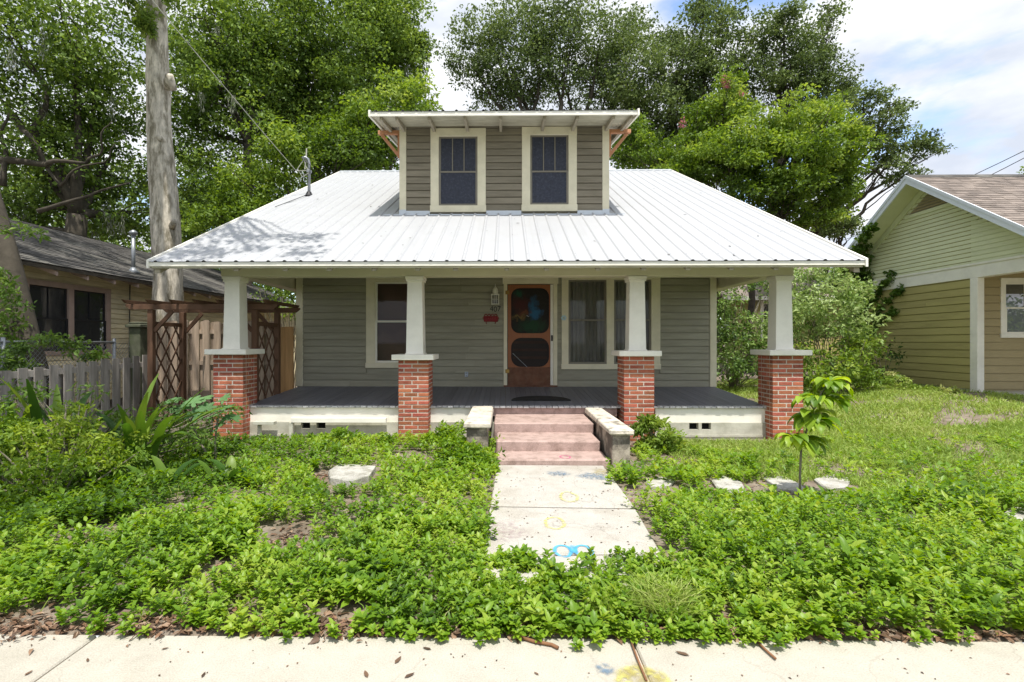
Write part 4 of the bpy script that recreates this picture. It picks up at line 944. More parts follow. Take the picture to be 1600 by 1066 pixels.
# ---- arbor
ab = empty('arbor', (-5.07, 9.1, 0), 'dark brown wooden garden arbor with diamond lattice sides left of the porch', 'arbor')
AX0, AX1, AY0, AY1 = -5.98, -4.22, 8.70, 9.55; AZ = 2.10
for xx in (AX0, AX1):
    for yy in (AY0, AY1): MB().box(xx-0.045, xx+0.045, yy-0.045, yy+0.045, -0.2, AZ).build('post', 'arbor_wood', ab, bevel=0.004)
    MB().box(xx-0.02, xx+0.02, AY0+0.046, AY1-0.046, 1.83, 1.90).build('side_rail', 'arbor_wood', ab, bevel=0.003)
    MB().box(xx-0.02, xx+0.02, AY0+0.046, AY1-0.046, 0.12, 0.19).build('side_rail', 'arbor_wood', ab, bevel=0.003)
    ya, yb, za, zb = AY0+0.046, AY1-0.046, 0.19, 1.83; hgt = zb-za; wid = yb-ya; sp = 0.27; sl_ = 1.45
    for s in (1, -1):
        c = -2.0
        while c < 3.0:
            # line z = za + sl*(y-ya)*s + c  clipped
            pts = []
            for yv in (ya, yb):
                zv = (za+sl_*(yv-ya)+c) if s > 0 else (zb-sl_*(yv-ya)-c)
                pts.append([yv, zv])
            (y0_, z0_), (y1_, z1_) = pts
            def clip(y0_, z0_, y1_, z1_):
                if z1_ == z0_: return None
                t0, t1 = 0.0, 1.0
                for bound, sg in ((za, 1), (zb, -1)):
                    d0, d1 = sg*(z0_-bound), sg*(z1_-bound)
                    if d0 < 0 and d1 < 0: return None
                    if d0 < 0: t0 = max(t0, d0/(d0-d1))
                    elif d1 < 0: t1 = min(t1, d0/(d0-d1))
                if t1-t0 < 0.03: return None
                return (y0_+(y1_-y0_)*t0, z0_+(z1_-z0_)*t0, y0_+(y1_-y0_)*t1, z0_+(z1_-z0_)*t1)
            r = clip(y0_, z0_, y1_, z1_)
            if r: MB().bar((xx+0.008*s, r[0], r[1]), (xx+0.008*s, r[2], r[3]), 0.012, 0.028, up=(0, 0.5, 0.5)).build('lattice_slat', 'arbor_wood', ab)
            c += sp*sl_
for yy in (AY0-0.07, AY1+0.03):
    MB(U=(1, 0, 0), N=(0, 1, 0)).prism([(AX0-0.33, AZ+0.0), (AX1+0.33, AZ+0.0), (AX1+0.40, AZ+0.06), (AX1+0.40, AZ+0.09), (AX0-0.40, AZ+0.09), (AX0-0.40, AZ+0.06)], yy, yy+0.038, axis=1).build('beam', 'arbor_wood', ab, bevel=0.003)
for k in range(7):
    xx = AX0-0.28+k*(AX1-AX0+0.56)/6
    MB(U=(0, 1, 0), N=(1, 0, 0)).prism([(AY0-0.22, AZ+0.092), (AY1+0.22, AZ+0.092), (AY1+0.30, AZ+0.15), (AY0-0.30, AZ+0.15)], xx-0.02, xx+0.02, axis=1).build('rafter', 'arbor_wood', ab, bevel=0.002)
for yy in (AY0, AY1):
    for xx, s in ((AX0, 1), (AX1, -1)): MB().bar((xx+s*0.05, yy, AZ-0.36), (xx+s*0.36, yy, AZ-0.02), 0.038, 0.06).build('knee_brace', 'arbor_wood', ab)

# ------------------------------------------------------------------ neighbouring cottage on the left
NX = -9.35; ny0, ny1 = 9.55, 23.0
nb = empty('left_cottage', (NX, 14, 0), 'cream sided cottage with dark mottled shingle roof behind the left fence', 'house')
NB = dict(O=(NX, 0, 0), U=(0, 1, 0), N=(1, 0, 0))
wy0 = 9.92; nw = (wy0, 12.15, 1.28, 2.80)
nwl = MB(**NB); nwl.box(ny0, nw[0], -0.12, -0.001, 0.2, 3.2); nwl.box(nw[1], ny1, -0.12, -0.001, 0.2, 3.2); nwl.box(nw[0], nw[1], -0.12, -0.001, 0.2, nw[2]+0.06); nwl.box(nw[0], nw[1], -0.12, -0.001, nw[3]-0.06, 3.2)
nwall = nwl.build('wall', 'cream_siding', nb)
siding(nwall, 'siding_board', 'cream_siding', NB, ny0+0.1, ny1, 0.35, 3.15, 0.118, [nw], thick=0.028)
MB(**NB).box(ny0, ny0+0.1, -0.1, 0.03, 0.3, 3.1).build('corner_board', 'cream_siding', nwall)
window(nwall, NB, *nw, tw=0.11, trim='mauve_trim', sash='black_metal', pane='dark_glass', cells=[(nw[0]+0.13, (nw[0]+nw[1])/2-0.07), ((nw[0]+nw[1])/2+0.07, nw[1]-0.13)], back='screen_grey', up_cols=2)
fr_ = nwall.children[-1]
siding(nwall, 'gable_siding', 'cream_siding', dict(O=(0, ny0, 0), U=(1, 0, 0), N=(0, -1, 0)), -16.0, NX, 0.35, 5.0, 0.118, urange=lambda z: (max(-16.0, -16.0+(z-2.9)/0.42), min(NX, NX-(z-2.9)/0.42)), joined=True)
MB().prism([(-16.0, 0.2), (NX-0.12, 0.2), (NX-0.12, 2.95), (-12.67, 4.30), (-16.0, 2.95)], ny0+0.01, ny0+0.1, axis=1).build('gable_wall', 'cream_siding', nb)
NRX, NRZ = -12.7, 4.72; EX, EZ = -8.72, 3.04
rt = MB().hexa([(EX, ny0-0.55, EZ-0.02), (EX, ny1, EZ-0.02), (EX, ny1, EZ-0.09), (EX, ny0-0.55, EZ-0.09)], [(NRX, ny0-0.55, NRZ-0.02), (NRX, ny1, NRZ-0.02), (NRX, ny1, NRZ-0.1), (NRX, ny0-0.55, NRZ-0.1)]).build('roof', 'dark_bark', nb)
MB().hexa([(2*NRX-EX, ny0-0.55, EZ-0.02), (2*NRX-EX, ny1, EZ-0.02), (2*NRX-EX, ny1, EZ-0.09), (2*NRX-EX, ny0-0.55, EZ-0.09)], [(NRX, ny0-0.55, NRZ-0.02), (NRX, ny1, NRZ-0.02), (NRX, ny1, NRZ-0.1), (NRX, ny0-0.55, NRZ-0.1)]).build('roof', 'dark_bark', nb)
mat('dark_shingle', (0.085, 0.08, 0.075), rough=0.95, var=0.3, scale=3, bump=0.5, bscale=50, rnd=0.25, rnd_island=True, dirt=(0.24, 0.23, 0.20), dirt_amt=0.7, dirt_scale=0.9)
mat('tan_shingle', (0.185, 0.155, 0.135), rough=0.95, var=0.2, scale=3, bump=0.5, bscale=50, rnd=0.28, rnd_island=True, dirt=(0.30, 0.25, 0.21), dirt_amt=0.5, dirt_scale=2)
def shingles(parent, m, A, B, up, n_courses, tabw=0.3, th=0.012):
    """courses of separate tabs between A and B (eave ends), climbing by the vector up"""
    A, B, up = Vector(A), Vector(B), Vector(up); al = (B-A); Lh = al.length; al = al.normalized(); nn = al.cross(up).normalized()
    if nn.z < 0: nn = -nn
    ex = up.length/n_courses; uu = up.normalized(); vs = []; fs = []
    for i in range(n_courses):
        s = -random.uniform(0, tabw)
        while s < Lh:
            w = tabw*random.uniform(0.8, 1.2); a, b = max(0, s), min(Lh, s+w-0.006); s += w
            if b-a < 0.02: continue
            p0 = A+al*a+uu*(i*ex-0.01); p1 = A+al*b+uu*(i*ex-0.01); q0 = A+al*a+uu*((i+1)*ex+0.03); q1 = A+al*b+uu*((i+1)*ex+0.03)
            k = len(vs); t = th*random.uniform(0.8, 1.5)
            vs += [p0, p1, p1+nn*t, p0+nn*t, q1+nn*0.002, q0+nn*0.002]; fs += [(k, k+1, k+2, k+3), (k+3, k+2, k+4, k+5)]
    B_ = MB(); B_.v = [Vector(v) for v in vs]; B_.f = fs
    return tag(B_.build('shingles', m, parent), kind='stuff')
shingles(rt, 'dark_shingle', (EX, ny1, EZ), (EX, ny0-0.57, EZ), (NRX-EX, 0, NRZ-EZ), 30)
shingles(rt, 'dark_shingle', (2*NRX-EX, ny0-0.57, EZ), (2*NRX-EX, ny1, EZ), (EX-NRX, 0, NRZ-EZ), 20, 0.6)
for k in range(18):
    yy = ny0-0.3+k*0.75; MB().hexa([(EX-0.03, yy, EZ-0.10), (EX-0.03, yy+0.05, EZ-0.10), (EX-0.03, yy+0.05, EZ-0.19), (EX-0.03, yy, EZ-0.19)], [(NX, yy, EZ-0.10+0.26), (NX, yy+0.05, EZ-0.10+0.26), (NX, yy+0.05, EZ+0.05), (NX, yy, EZ+0.05)]).build('rafter', 'mauve_trim', rt)
# vent pipe, drain pipe, meter
vy = 13.0; vx = -9.4
MB().tube([(vx, vy, 3.2), (vx, vy, 4.25)], 0.045, 10).lathe((vx, vy, 4.25), [(0.05, 0), (0.09, 0.04), (0.09, 0.09), (0.02, 0.14)], 10).lathe((vx, vy, 3.28), [(0.17, 0), (0.08, 0.1), (0.05, 0.16)], 10).build('vent_pipe', 'grey_metal', nb, smooth=True)
MB().tube([(NX+0.06, 14.0, 0.2), (NX+0.06, 14.0, 2.95)], 0.05, 8).build('down_pipe', 'cream_siding', nb, smooth=True)
MB().tube([(NX+0.04, 12.75, 0.2), (NX+0.05, 12.72, 1.4), (NX+0.04, 12.76, 3.0)], 0.012, 6).build('cable', 'black_metal', nb)
MB().box(NX+0.03, NX+0.2, 13.55, 13.9, 1.55, 2.0).build('meter_box', 'cream_trim', nb, bevel=0.01)

# ------------------------------------------------------------------ olive house on the right
RX = 11.3; ry0, ry1 = 12.65, 17.6; BZ = 0.42
rh = empty('olive_house', (RX, 14, 0.3), 'olive green house with pale gable, white trim and brown shingles right of the yard', 'house')
RB = dict(O=(RX, 0, 0), U=(0, 1, 0), N=(-1, 0, 0)); RF = dict(O=(0, ry0+0.12, 0), U=(1, 0, 0), N=(0, -1, 0))
TZ0, TZ1 = 3.10, 3.42                         # white band
PZk = 5.98; PY = 14.0; pit = 0.66
rwl = MB(**RB).prism([(ry0+0.12, 0.1), (ry1, 0.1), (ry1, 3.3), (PY, PZk-0.3), (ry0+0.12, 4.6)], -0.15, -0.001, axis=1).build('side_wall', 'olive_siding', rh)
siding(rwl, 'siding_board', 'olive_siding', RB, ry0+0.1, ry1, BZ, TZ0, 0.19)
gw_ = siding(rwl, 'siding_board', 'pale_green_siding', RB, ry0, ry1, TZ1, PZk-0.25, 0.108, urange=lambda z: (PY-(PZk-0.28-z)/pit, min(ry1, PY+(PZk-0.28-z)/pit)), thick=0.014)
MB(**RB).prism([(9.9, 3.42), (ry0+0.13, 3.42), (ry0+0.13, 4.55), (9.9, 3.43)], -0.15, -0.001, axis=1).build('porch_gable', 'pale_green_siding', rh)
MB(**RB).box(9.9, ry1+0.1, -0.2, 0.035, TZ0, TZ1).build('trim_band', 'white_trim', rwl, bevel=0.004)
MB(**RB).box(9.9, ry1+0.1, 0.036, 0.06, TZ1-0.02, TZ1+0.03).build('trim_cap', 'white_trim', rwl, bevel=0.004)
box('corner_post', 'white_trim', rwl, ry0-0.1, ry0+0.1, -0.12, 0.045, 0.34, TZ0-0.003, bevel=0.005, **RB)
box('post_base', 'white_trim', rwl, ry0-0.12, ry0+0.12, -0.14, 0.065, 0.22, 0.34, bevel=0.005, **RB)
fwl = MB(**RF)
w_ = (X(1569.5, ry0), X(1569.5, ry0)+1.2, Z(528, ry0), Z(435, ry0))
fwl.box(RX+0.122, w_[0], -0.12, -0.001, 0.1, 3.4); fwl.box(w_[1], 20, -0.12, -0.001, 0.1, 3.4); fwl.box(w_[0], w_[1], -0.12, -0.001, 0.1, w_[2]+0.05); fwl.box(w_[0], w_[1], -0.12, -0.001, w_[3]-0.05, 3.4)
fw2 = fwl.build('front_wall', 'khaki_siding', rh)
siding(fw2, 'siding_board', 'khaki_siding', RF, RX+0.122, 20, BZ, TZ0, 0.19, [w_])
window(fw2, RF, *w_, tw=0.12, trim='white_trim', sash='white_trim', pane='dark_glass', back=None, up_cols=2)
MB().box(RX+0.2, 20, 9.95, 10.15, TZ0, TZ1).build('porch_beam', 'white_trim', rh)
MB().box(RX+0.1, 20, 9.95, ry0+0.1, TZ1-0.08, TZ1-0.04).build('porch_ceiling', 'white_trim', rh)
MB().box(RX+0.2, 20, 10.2, ry0+0.1, 0.1, BZ-0.04).build('porch_slab', 'foundation', rh)
for xx in (RX+0.02, 15.5): MB().box(xx, xx+0.22, 9.95, 10.15, 0.2, TZ0-0.002).build('porch_post', 'white_trim', rh)
MB(**RB).box(ry0-0.1, ry1, 0.0, 0.012, 0.0, BZ-0.002).build('foundation_wall', 'foundation', rh)
# gable vent with louvres
vb = 5.10; vt = PZk-0.42
hv = (vt-vb)/pit
vo = MB(**RB).prism([(PY-hv, vb), (PY+hv, vb), (PY, vt)], 0.012, 0.02, axis=1).build('gable_vent', 'rafter_paint', rwl)
for k in range(6):
    z = vb+0.03+k*0.075; hh = (vt-z-0.05)/pit
    if hh > 0.03: MB(**RB).add([(PY-hh, 0.022, z+0.05), (PY+hh, 0.022, z+0.05), (PY+hh, 0.05, z), (PY-hh, 0.05, z), (PY-hh, 0.022, z+0.056), (PY+hh, 0.022, z+0.056), (PY+hh, 0.054, z+0.008), (PY-hh, 0.054, z+0.008)], [(0, 3, 2, 1), (4, 5, 6, 7), (0, 1, 5, 4), (1, 2, 6, 5), (2, 3, 7, 6), (3, 0, 4, 7)]).build('louvre', 'khaki_siding', vo)
B = MB(**RB)
B.box(PY-hv-0.12, PY+hv+0.12, 0.015, 0.045, vb-0.09, vb); B.build('vent_sill', 'pale_green_siding', vo)
# roof
OV = 0.62; yE0 = 9.55; zE0 = PZk-(PY-yE0)*pit; yE1 = ry1+0.45; zE1 = PZk-(yE1-PY)*pit
rr = MB(O=(RX, 0, 0), U=(0, 1, 0), N=(-1, 0, 0)).prism([(yE0, zE0), (PY, PZk), (yE1, zE1), (yE1, zE1-0.1), (PY, PZk-0.12), (yE0, zE0-0.1)], -9, OV-0.03, axis=1).build('roof', 'pale_green_siding', rh)
mat('green_soffit', (0.44, 0.44, 0.28), rough=0.7, var=0.05)
MB(**RB).prism([(yE0-0.03, zE0-0.17), (PY, PZk-0.20), (yE1+0.03, zE1-0.17), (yE1+0.03, zE1+0.012), (PY, PZk+0.016), (yE0-0.03, zE0+0.012)], OV-0.028, OV+0.012, axis=1).build('barge_board', 'blue_white_trim', rr)
MB(**RB).prism([(yE0-0.04, zE0-0.05), (PY, PZk-0.06), (yE1+0.04, zE1-0.05), (yE1+0.04, zE1+0.022), (PY, PZk+0.026), (yE0-0.04, zE0+0.022)], OV+0.013, OV+0.035, axis=1).build('barge_cap', 'blue_white_trim', rr)
for s in (1, -1):
    yy = PY; 
MB(**RB).prism([(yE0+0.3, zE0+0.3*pit-0.28), (PY, PZk-0.31), (yE1-0.3, zE1+0.3*pit-0.28), (yE1-0.3, zE1+0.3*pit-0.13), (PY, PZk-0.13), (yE0+0.3, zE0+0.3*pit-0.13)], 0.0, 0.05, axis=1).build('frieze_board', 'pale_green_siding', rwl)
shingles(rr, 'tan_shingle', (RX-OV-0.02, yE0, zE0+0.005), (RX+9, yE0, zE0+0.005), (0, PY-yE0, PZk-zE0), 38, 0.3)
shingles(rr, 'tan_shingle', (RX+9, yE1, zE1+0.005), (RX-OV-0.02, yE1, zE1+0.005), (0, PY-yE1, PZk-zE1), 20, 0.6)
MB(O=(RX, 0, 0), U=(0, 1, 0), N=(-1, 0, 0)).prism([(PY-0.16, PZk-0.07), (PY, PZk+0.04), (PY+0.16, PZk-0.07), (PY+0.16, PZk-0.09), (PY, PZk+0.01), (PY-0.16, PZk-0.09)], -9, OV-0.02, axis=1).build('ridge_cap', 'dark_shingle', rr)
# ---- small olive house far behind, seen between the porch and the bushes
sh = empty('far_olive_house', (12, 24, 0.3), 'small far olive house with a white window seen behind the bushes right of the porch', 'house')
HB = dict(O=(0, 23, 0), U=(1, 0, 0), N=(0, -1, 0))
xa, xb = X(1140, 23), X(1325, 23); hw = (X(1188, 23), X(1188, 23)+0.95, Z(530, 23, 1190), Z(470, 23, 1190))
m_ = MB(**HB); m_.box(xa, hw[0], -0.1, 0, 0.1, 3.6); m_.box(hw[1], xb, -0.1, 0, 0.1, 3.6); m_.box(hw[0], hw[1], -0.1, 0, 0.1, hw[2]+0.03); m_.box(hw[0], hw[1], -0.1, 0, hw[3]-0.03, 3.6)
sw_ = m_.build('wall', 'olive_siding', sh)
siding(sw_, 'siding', 'olive_siding', HB, xa, xb, 0.3, 3.6, 0.19, [hw], joined=True)
window(sw_, HB, *hw, tw=0.12, trim='white_trim', sash='white_trim', pane='dark_glass', back=None)
MB(O=(0, 0, 0), U=(0, 1, 0), N=(1, 0, 0)).prism([(22.4, 3.5), (26.5, 5.9), (31, 3.5), (31, 3.4), (26.5, 5.78), (22.4, 3.4)], xa-0.5, xb+0.6, axis=1).build('roof', 'tan_shingle', sh)
MB().box(xa-0.5, xb+0.6, 22.36, 22.4, 3.36, 3.52).build('fascia', 'white_trim', sh)
# ---- shed glimpsed behind the new fence on the left
gs = empty('grey_shed', (-8.4, 19.5, 0), 'pale shed with white eave glimpsed between arbor and house corner', 'shed')
xa, xb = X(400, 20), X(462, 20)
MB().box(xa, xb+0.3, 20, 23, 0, 2.75).build('wall', 'cream_siding', gs)
MB().hexa([(xa-0.3, 19.6, 2.62), (xb+0.8, 19.6, 3.02), (xb+0.8, 23.4, 3.02), (xa-0.3, 23.4, 2.62)], [(xa-0.3, 19.6, 2.72), (xb+0.8, 19.6, 3.14), (xb+0.8, 23.4, 3.14), (xa-0.3, 23.4, 2.72)]).build('roof', 'white_trim', gs)
# ---- overhead wires on the right
for k, (p0, p1, lab) in enumerate((((1345, 350), (1610, 235), 'upper of the two thin overhead wires above the olive house'), ((1345, 368), (1610, 246), 'lower of the two thin overhead wires above the olive house'))):
    a = W(p0[0], p0[1], 34); b = W(p1[0], p1[1], 22); d = (b-a)
    pts = [a-d*0.4+d*1.8*i/14+Vector((0, 0, -0.5*4*(i/14)*(1-i/14)+0.45)) for i in range(15)]
    tag(MB().tube(pts, 0.016, 5).build('overhead_wire', 'black_metal'), lab, 'wire', 'overhead wires on the right')
# ------------------------------------------------------------------ foliage
def nrm(a): return a/np.maximum(np.linalg.norm(a, axis=1, keepdims=True), 1e-9)
def leaf_arrays(P, D, Nn, Ln, Wd, fold=0.25, fine=False):
    """leaves at points P pointing along D with blade normal near Nn; returns V, F, leaf count repeat"""
    D = nrm(D); S = nrm(np.cross(D, Nn)); U = np.cross(S, D); n = len(P)
    Ln = Ln[:, None]; Wd = Wd[:, None]
    if not fine:
        V = np.stack([P, P+D*Ln*0.45-S*Wd/2+U*Wd*fold, P+D*Ln-U*Ln*0.08, P+D*Ln*0.45+S*Wd/2+U*Wd*fold], 1)
        F = np.array([[0, 3, 2], [0, 2, 1]])
    else:
        V = np.stack([P, P+D*Ln*0.35, P+D*Ln*0.72-U*Ln*0.03, P+D*Ln-U*Ln*0.14,
                      P+D*Ln*0.30-S*Wd*0.5+U*Wd*fold, P+D*Ln*0.68-S*Wd*0.36+U*Wd*fold*0.6, P+D*Ln*0.30+S*Wd*0.5+U*Wd*fold, P+D*Ln*0.68+S*Wd*0.36+U*Wd*fold*0.6], 1)
        F = np.array([[0, 1, 4], [1, 2, 5], [1, 5, 4], [2, 3, 5], [0, 6, 1], [1, 6, 7], [1, 7, 2], [2, 7, 3]])
    m = V.shape[1]
    FF = (F[None]+(np.arange(n)*m)[:, None, None]).reshape(-1, 3)
    return V.reshape(-1, 3), FF, m
def rand_dirs(n): return nrm(rng.normal(size=(n, 3)))
class Leaves:
    def __init__(s): s.P = []; s.D = []; s.N = []; s.L = []; s.W = []; s.R = []
    def add(s, P, D, N, L, W_, R): s.P.append(P); s.D.append(D); s.N.append(N); s.L.append(L); s.W.append(W_); s.R.append(R)
    def build(s, name, m, parent=None, fine=False, fold=0.25):
        P, D, N, L_, W_, R = [np.concatenate(a) for a in (s.P, s.D, s.N, s.L, s.W, s.R)]
        V, F, k = leaf_arrays(P, D, N, L_, W_, fold, fine)
        o = P.mean(0); me = np_mesh(name, V-o, F, m, rnd=np.clip(np.repeat(R, k), 0, 1))
        return link(name, me, o, parent)

def blob_leaves(Lv, c, r, n, size=0.13, clump=0.16, droop=0.15, tone=0.5, up=0.6, hollow=0.5, aspect=0.5, nclump=None):
    """leaves gathered in many sub-clumps through an ellipsoid with radii r"""
    c = np.array(c); r = np.array(r if hasattr(r, '__len__') else (r, r, r*0.8))
    nc = nclump or max(6, int(26*(r[0]*r[1]*r[2])**(1/3)*1.6))
    d = rand_dirs(nc); rad = (hollow+(1.22-hollow)*rng.random(nc)**0.8)
    cc = c+d*r*rad[:, None]; cs = (0.35+1.25*rng.random(nc)**1.4)*clump*(r.mean()**0.5)*1.6
    ctone = tone+rng.normal(0, 0.17, nc)
    w = cs**2; k = rng.choice(nc, n, p=w/w.sum())
    q = rand_dirs(n)*(rng.random(n)**0.45)[:, None]; q[:, 2] *= 0.5
    P = cc[k]+q*cs[k][:, None]*1.5
    D = q*0.8+rand_dirs(n)*0.8; D[:, 2] -= droop
    N = rand_dirs(n)*0.75+np.array([0, 0, up])
    s = size*(0.45+1.0*rng.random(n)**1.3)*(1.0 if n < 50 else 1.0)
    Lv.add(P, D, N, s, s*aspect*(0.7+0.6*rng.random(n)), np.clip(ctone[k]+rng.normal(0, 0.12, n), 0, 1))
    return cc

def limb(B, a, b, ra, rb, sag=0.0, n=7, wob=0.25, k=7):
    a, b = Vector(a), Vector(b); L_ = (b-a).length; pts = []; rs = []
    ph = random.uniform(0, 100)
    for i in range(n+1):
        t = i/n; p = a.lerp(b, t); w = math.sin(t*math.pi)
        p += Vector((noise.noise(Vector((t*2.2+ph, 0, 0))), noise.noise(Vector((t*2.2+ph, 5, 0))), noise.noise(Vector((t*2.2+ph, 9, 0)))*0.6))*wob*L_*w*0.8
        p.z += sag*w*L_; pts.append(p); rs.append(ra+(rb-ra)*t**0.8)
    B.tube(pts, rs, k); return pts

LEAF = {
 'oak_leaf': [(0.038, 0.066, 0.015), (0.105, 0.180, 0.030), (0.195, 0.30, 0.048), (0.32, 0.43, 0.09)],
 'grey_oak_leaf': [(0.042, 0.064, 0.020), (0.095, 0.145, 0.040), (0.165, 0.235, 0.065), (0.27, 0.34, 0.12)],
 'bright_leaf': [(0.045, 0.085, 0.014), (0.11, 0.19, 0.024), (0.19, 0.30, 0.038), (0.32, 0.42, 0.08)],
 'laurel_leaf': [(0.04, 0.08, 0.018), (0.11, 0.20, 0.04), (0.22, 0.34, 0.08), (0.40, 0.50, 0.20)],
 'ground_leaf': [(0.040, 0.092, 0.013), (0.120, 0.240, 0.021), (0.215, 0.365, 0.030), (0.35, 0.46, 0.065)],
 'shade_leaf': [(0.04, 0.085, 0.018), (0.09, 0.17, 0.03), (0.15, 0.26, 0.04), (0.22, 0.32, 0.07)],
 'yellow_leaf': [(0.06, 0.12, 0.014), (0.12, 0.22, 0.022), (0.20, 0.32, 0.03), (0.33, 0.43, 0.06)],
 'strap_leaf': [(0.035, 0.09, 0.014), (0.065, 0.15, 0.02), (0.12, 0.22, 0.03), (0.22, 0.32, 0.05)],
 'fatsia_leaf': [(0.07, 0.16, 0.05), (0.11, 0.23, 0.08), (0.15, 0.29, 0.11)],
 'sapling_leaf': [(0.10, 0.20, 0.018), (0.18, 0.31, 0.025), (0.30, 0.44, 0.035), (0.42, 0.54, 0.06)],
 'grass_blade': [(0.11, 0.18, 0.03), (0.21, 0.33, 0.05), (0.32, 0.43, 0.08), (0.44, 0.46, 0.18)],
 'dead_leaf': [(0.05, 0.03, 0.02), (0.13, 0.08, 0.05), (0.24, 0.135, 0.08), (0.36, 0.27, 0.19)],
 'vine_leaf': [(0.03, 0.07, 0.012), (0.08, 0.16, 0.02), (0.16, 0.25, 0.03)],
 'pink_flower': [(0.5, 0.12, 0.18), (0.65, 0.25, 0.30)],
 'needle_moss': [(0.16, 0.18, 0.13), (0.28, 0.30, 0.22), (0.38, 0.39, 0.30)],
}
for k_, v_ in LEAF.items(): leafmat(k_, v_, transl=0.45 if k_ in ('sapling_leaf', 'bright_leaf', 'yellow_leaf', 'ground_leaf', 'strap_leaf') else 0.1 if k_ in ('dead_leaf', 'needle_moss') else 0.35,
                            rough=0.42 if k_ in ('ground_leaf', 'laurel_leaf', 'sapling_leaf', 'strap_leaf') else 0.55)

DENS = 2.5
def tree(name, label, base, trunk_top, rbase, rtop, blobs, leafm, barkm='dark_bark', size=0.13, dens=420, tone=0.5, clump=0.17, lean=0, cat='tree', group=None, hang=0, extra_limbs=(), hollow=0.35, aspect=0.62, up=0.6, droop=0.15, wob=0.05, flip=None):
    t = empty(name, base, label, cat, group)
    T = MB(); b = Vector(base); tp = Vector(trunk_top)
    if rbase > 0:
        pts = limb(T, b-Vector((0, 0, 0.3)), tp, rbase, rtop, wob=wob, n=9, k=12)
    else: pts = [b, tp]
    Lv = Leaves()
    for bl in blobs:
        c, r = bl[0], bl[1]; tn = bl[2] if len(bl) > 2 else tone
        rr = np.array(r if hasattr(r, '__len__') else (r, r, r*0.8)); area = math.pi*rr[0]*rr[2]
        n = int(dens*DENS*area/(size/0.13)**2)
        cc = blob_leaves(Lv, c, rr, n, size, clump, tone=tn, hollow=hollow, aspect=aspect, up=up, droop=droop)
        if rbase > 0:
            st = pts[-1] if c[2] > tp.z else min(pts[3:], key=lambda p: (p-Vector(c)).length)
            if (Vector(c)-st).length > 0.5:
                lp = limb(T, st, c, max(rtop*0.75, 0.03), 0.03, wob=0.22, n=8)
                for q in cc[rng.choice(len(cc), min(7, len(cc)), replace=False)]:
                    limb(T, lp[random.choice((4, 5, 6, 8))], q, 0.035, 0.010, wob=0.2, n=4, k=5)
    for (a, e, ra) in extra_limbs: limb(T, a, e, ra, ra*0.3, wob=0.25, n=9, k=7)
    if T.v: T.build('trunk', barkm, t, smooth=True)
    Lv.build('crown', leafm, t)
    if hang:
        M_ = Leaves()
        for i in range(hang):
            bl = blobs[random.randrange(len(blobs))]; c = np.array(bl[0]); r = bl[1] if hasattr(bl[1], '__len__') else (bl[1],)*3
            p = c+np.array([random.uniform(-.8, .8)*r[0], random.uniform(-1, -.3)*r[1], random.uniform(-.7, .3)*r[2]]); k = 60; h = random.uniform(0.5, 1.3)
            P = p+np.stack([rng.normal(0, .07, k), rng.normal(0, .07, k), -rng.random(k)*h], 1)
            D = np.tile([0, 0, -1.0], (k, 1))+rng.normal(0, .25, (k, 3)); M_.add(P, D, rand_dirs(k), np.full(k, .22), np.full(k, .018), rng.random(k))
        tag(M_.build('hanging_moss', 'needle_moss', t), kind='stuff')
    return t
def Wb(px, py, Y, rpx, rz=None, tone=0.5, ry=1.0):
    """crown lobe centred where the photo shows it, radius given in photo pixels"""
    c = W(px, py, Y); r = rpx*Y/FOC
    return (tuple(c), (r, r*ry, (rz if rz else rpx*0.85)*Y/FOC), tone)

# --- left woods
tree('oak_tree', 'dark spreading oak with bare curving limbs at the far left above the cottage roof', (-15.5, 18, 0), (-15.0, 18, 6.0), 0.42, 0.3,
     [Wb(25, 60, 17, 95, tone=.45), Wb(120, 40, 18, 95, tone=.5), Wb(60, 160, 18, 90, tone=.4), Wb(150, 145, 19, 75, tone=.55), Wb(175, 235, 20, 70, tone=.42), Wb(60, 260, 18, 80, tone=.45), Wb(200, 330, 20, 70, 45, tone=.4), Wb(110, 320, 19, 70, 45, tone=.4), Wb(10, 350, 18, 60, tone=.35)],
     'oak_leaf', size=0.15, dens=250, clump=0.2, hang=14,
     extra_limbs=[(W(20, 180, 17), W(95, 290, 16.6), .12), (W(0, 250, 16.5), W(135, 255, 16.3), .13), (W(135, 255, 16.3), W(175, 190, 16.2), .05), (W(60, 330, 16.5), W(205, 285, 16.4), .08), (W(5, 290, 16.4), W(15, 170, 16.8), .10), (W(95, 290, 16.6), W(180, 225, 16.5), .05)])
tree('tall_tree', 'slender tall tree with light green leaves right of the big pale trunk', (-11.0, 22, 0), (-11.0, 22, 10), 0.26, 0.16,
     [Wb(320, 30, 21, 75, tone=.6), Wb(345, 140, 21, 70, tone=.55), Wb(300, 200, 22, 55, tone=.42), Wb(385, 80, 22, 70, tone=.5), Wb(335, 290, 22, 60, tone=.5), Wb(310, 350, 22, 50, tone=.4), Wb(385, 200, 23, 60, tone=.42), Wb(300, 120, 24, 60, tone=.35)],
     'oak_leaf', size=0.15, dens=320, clump=0.19, hang=6)
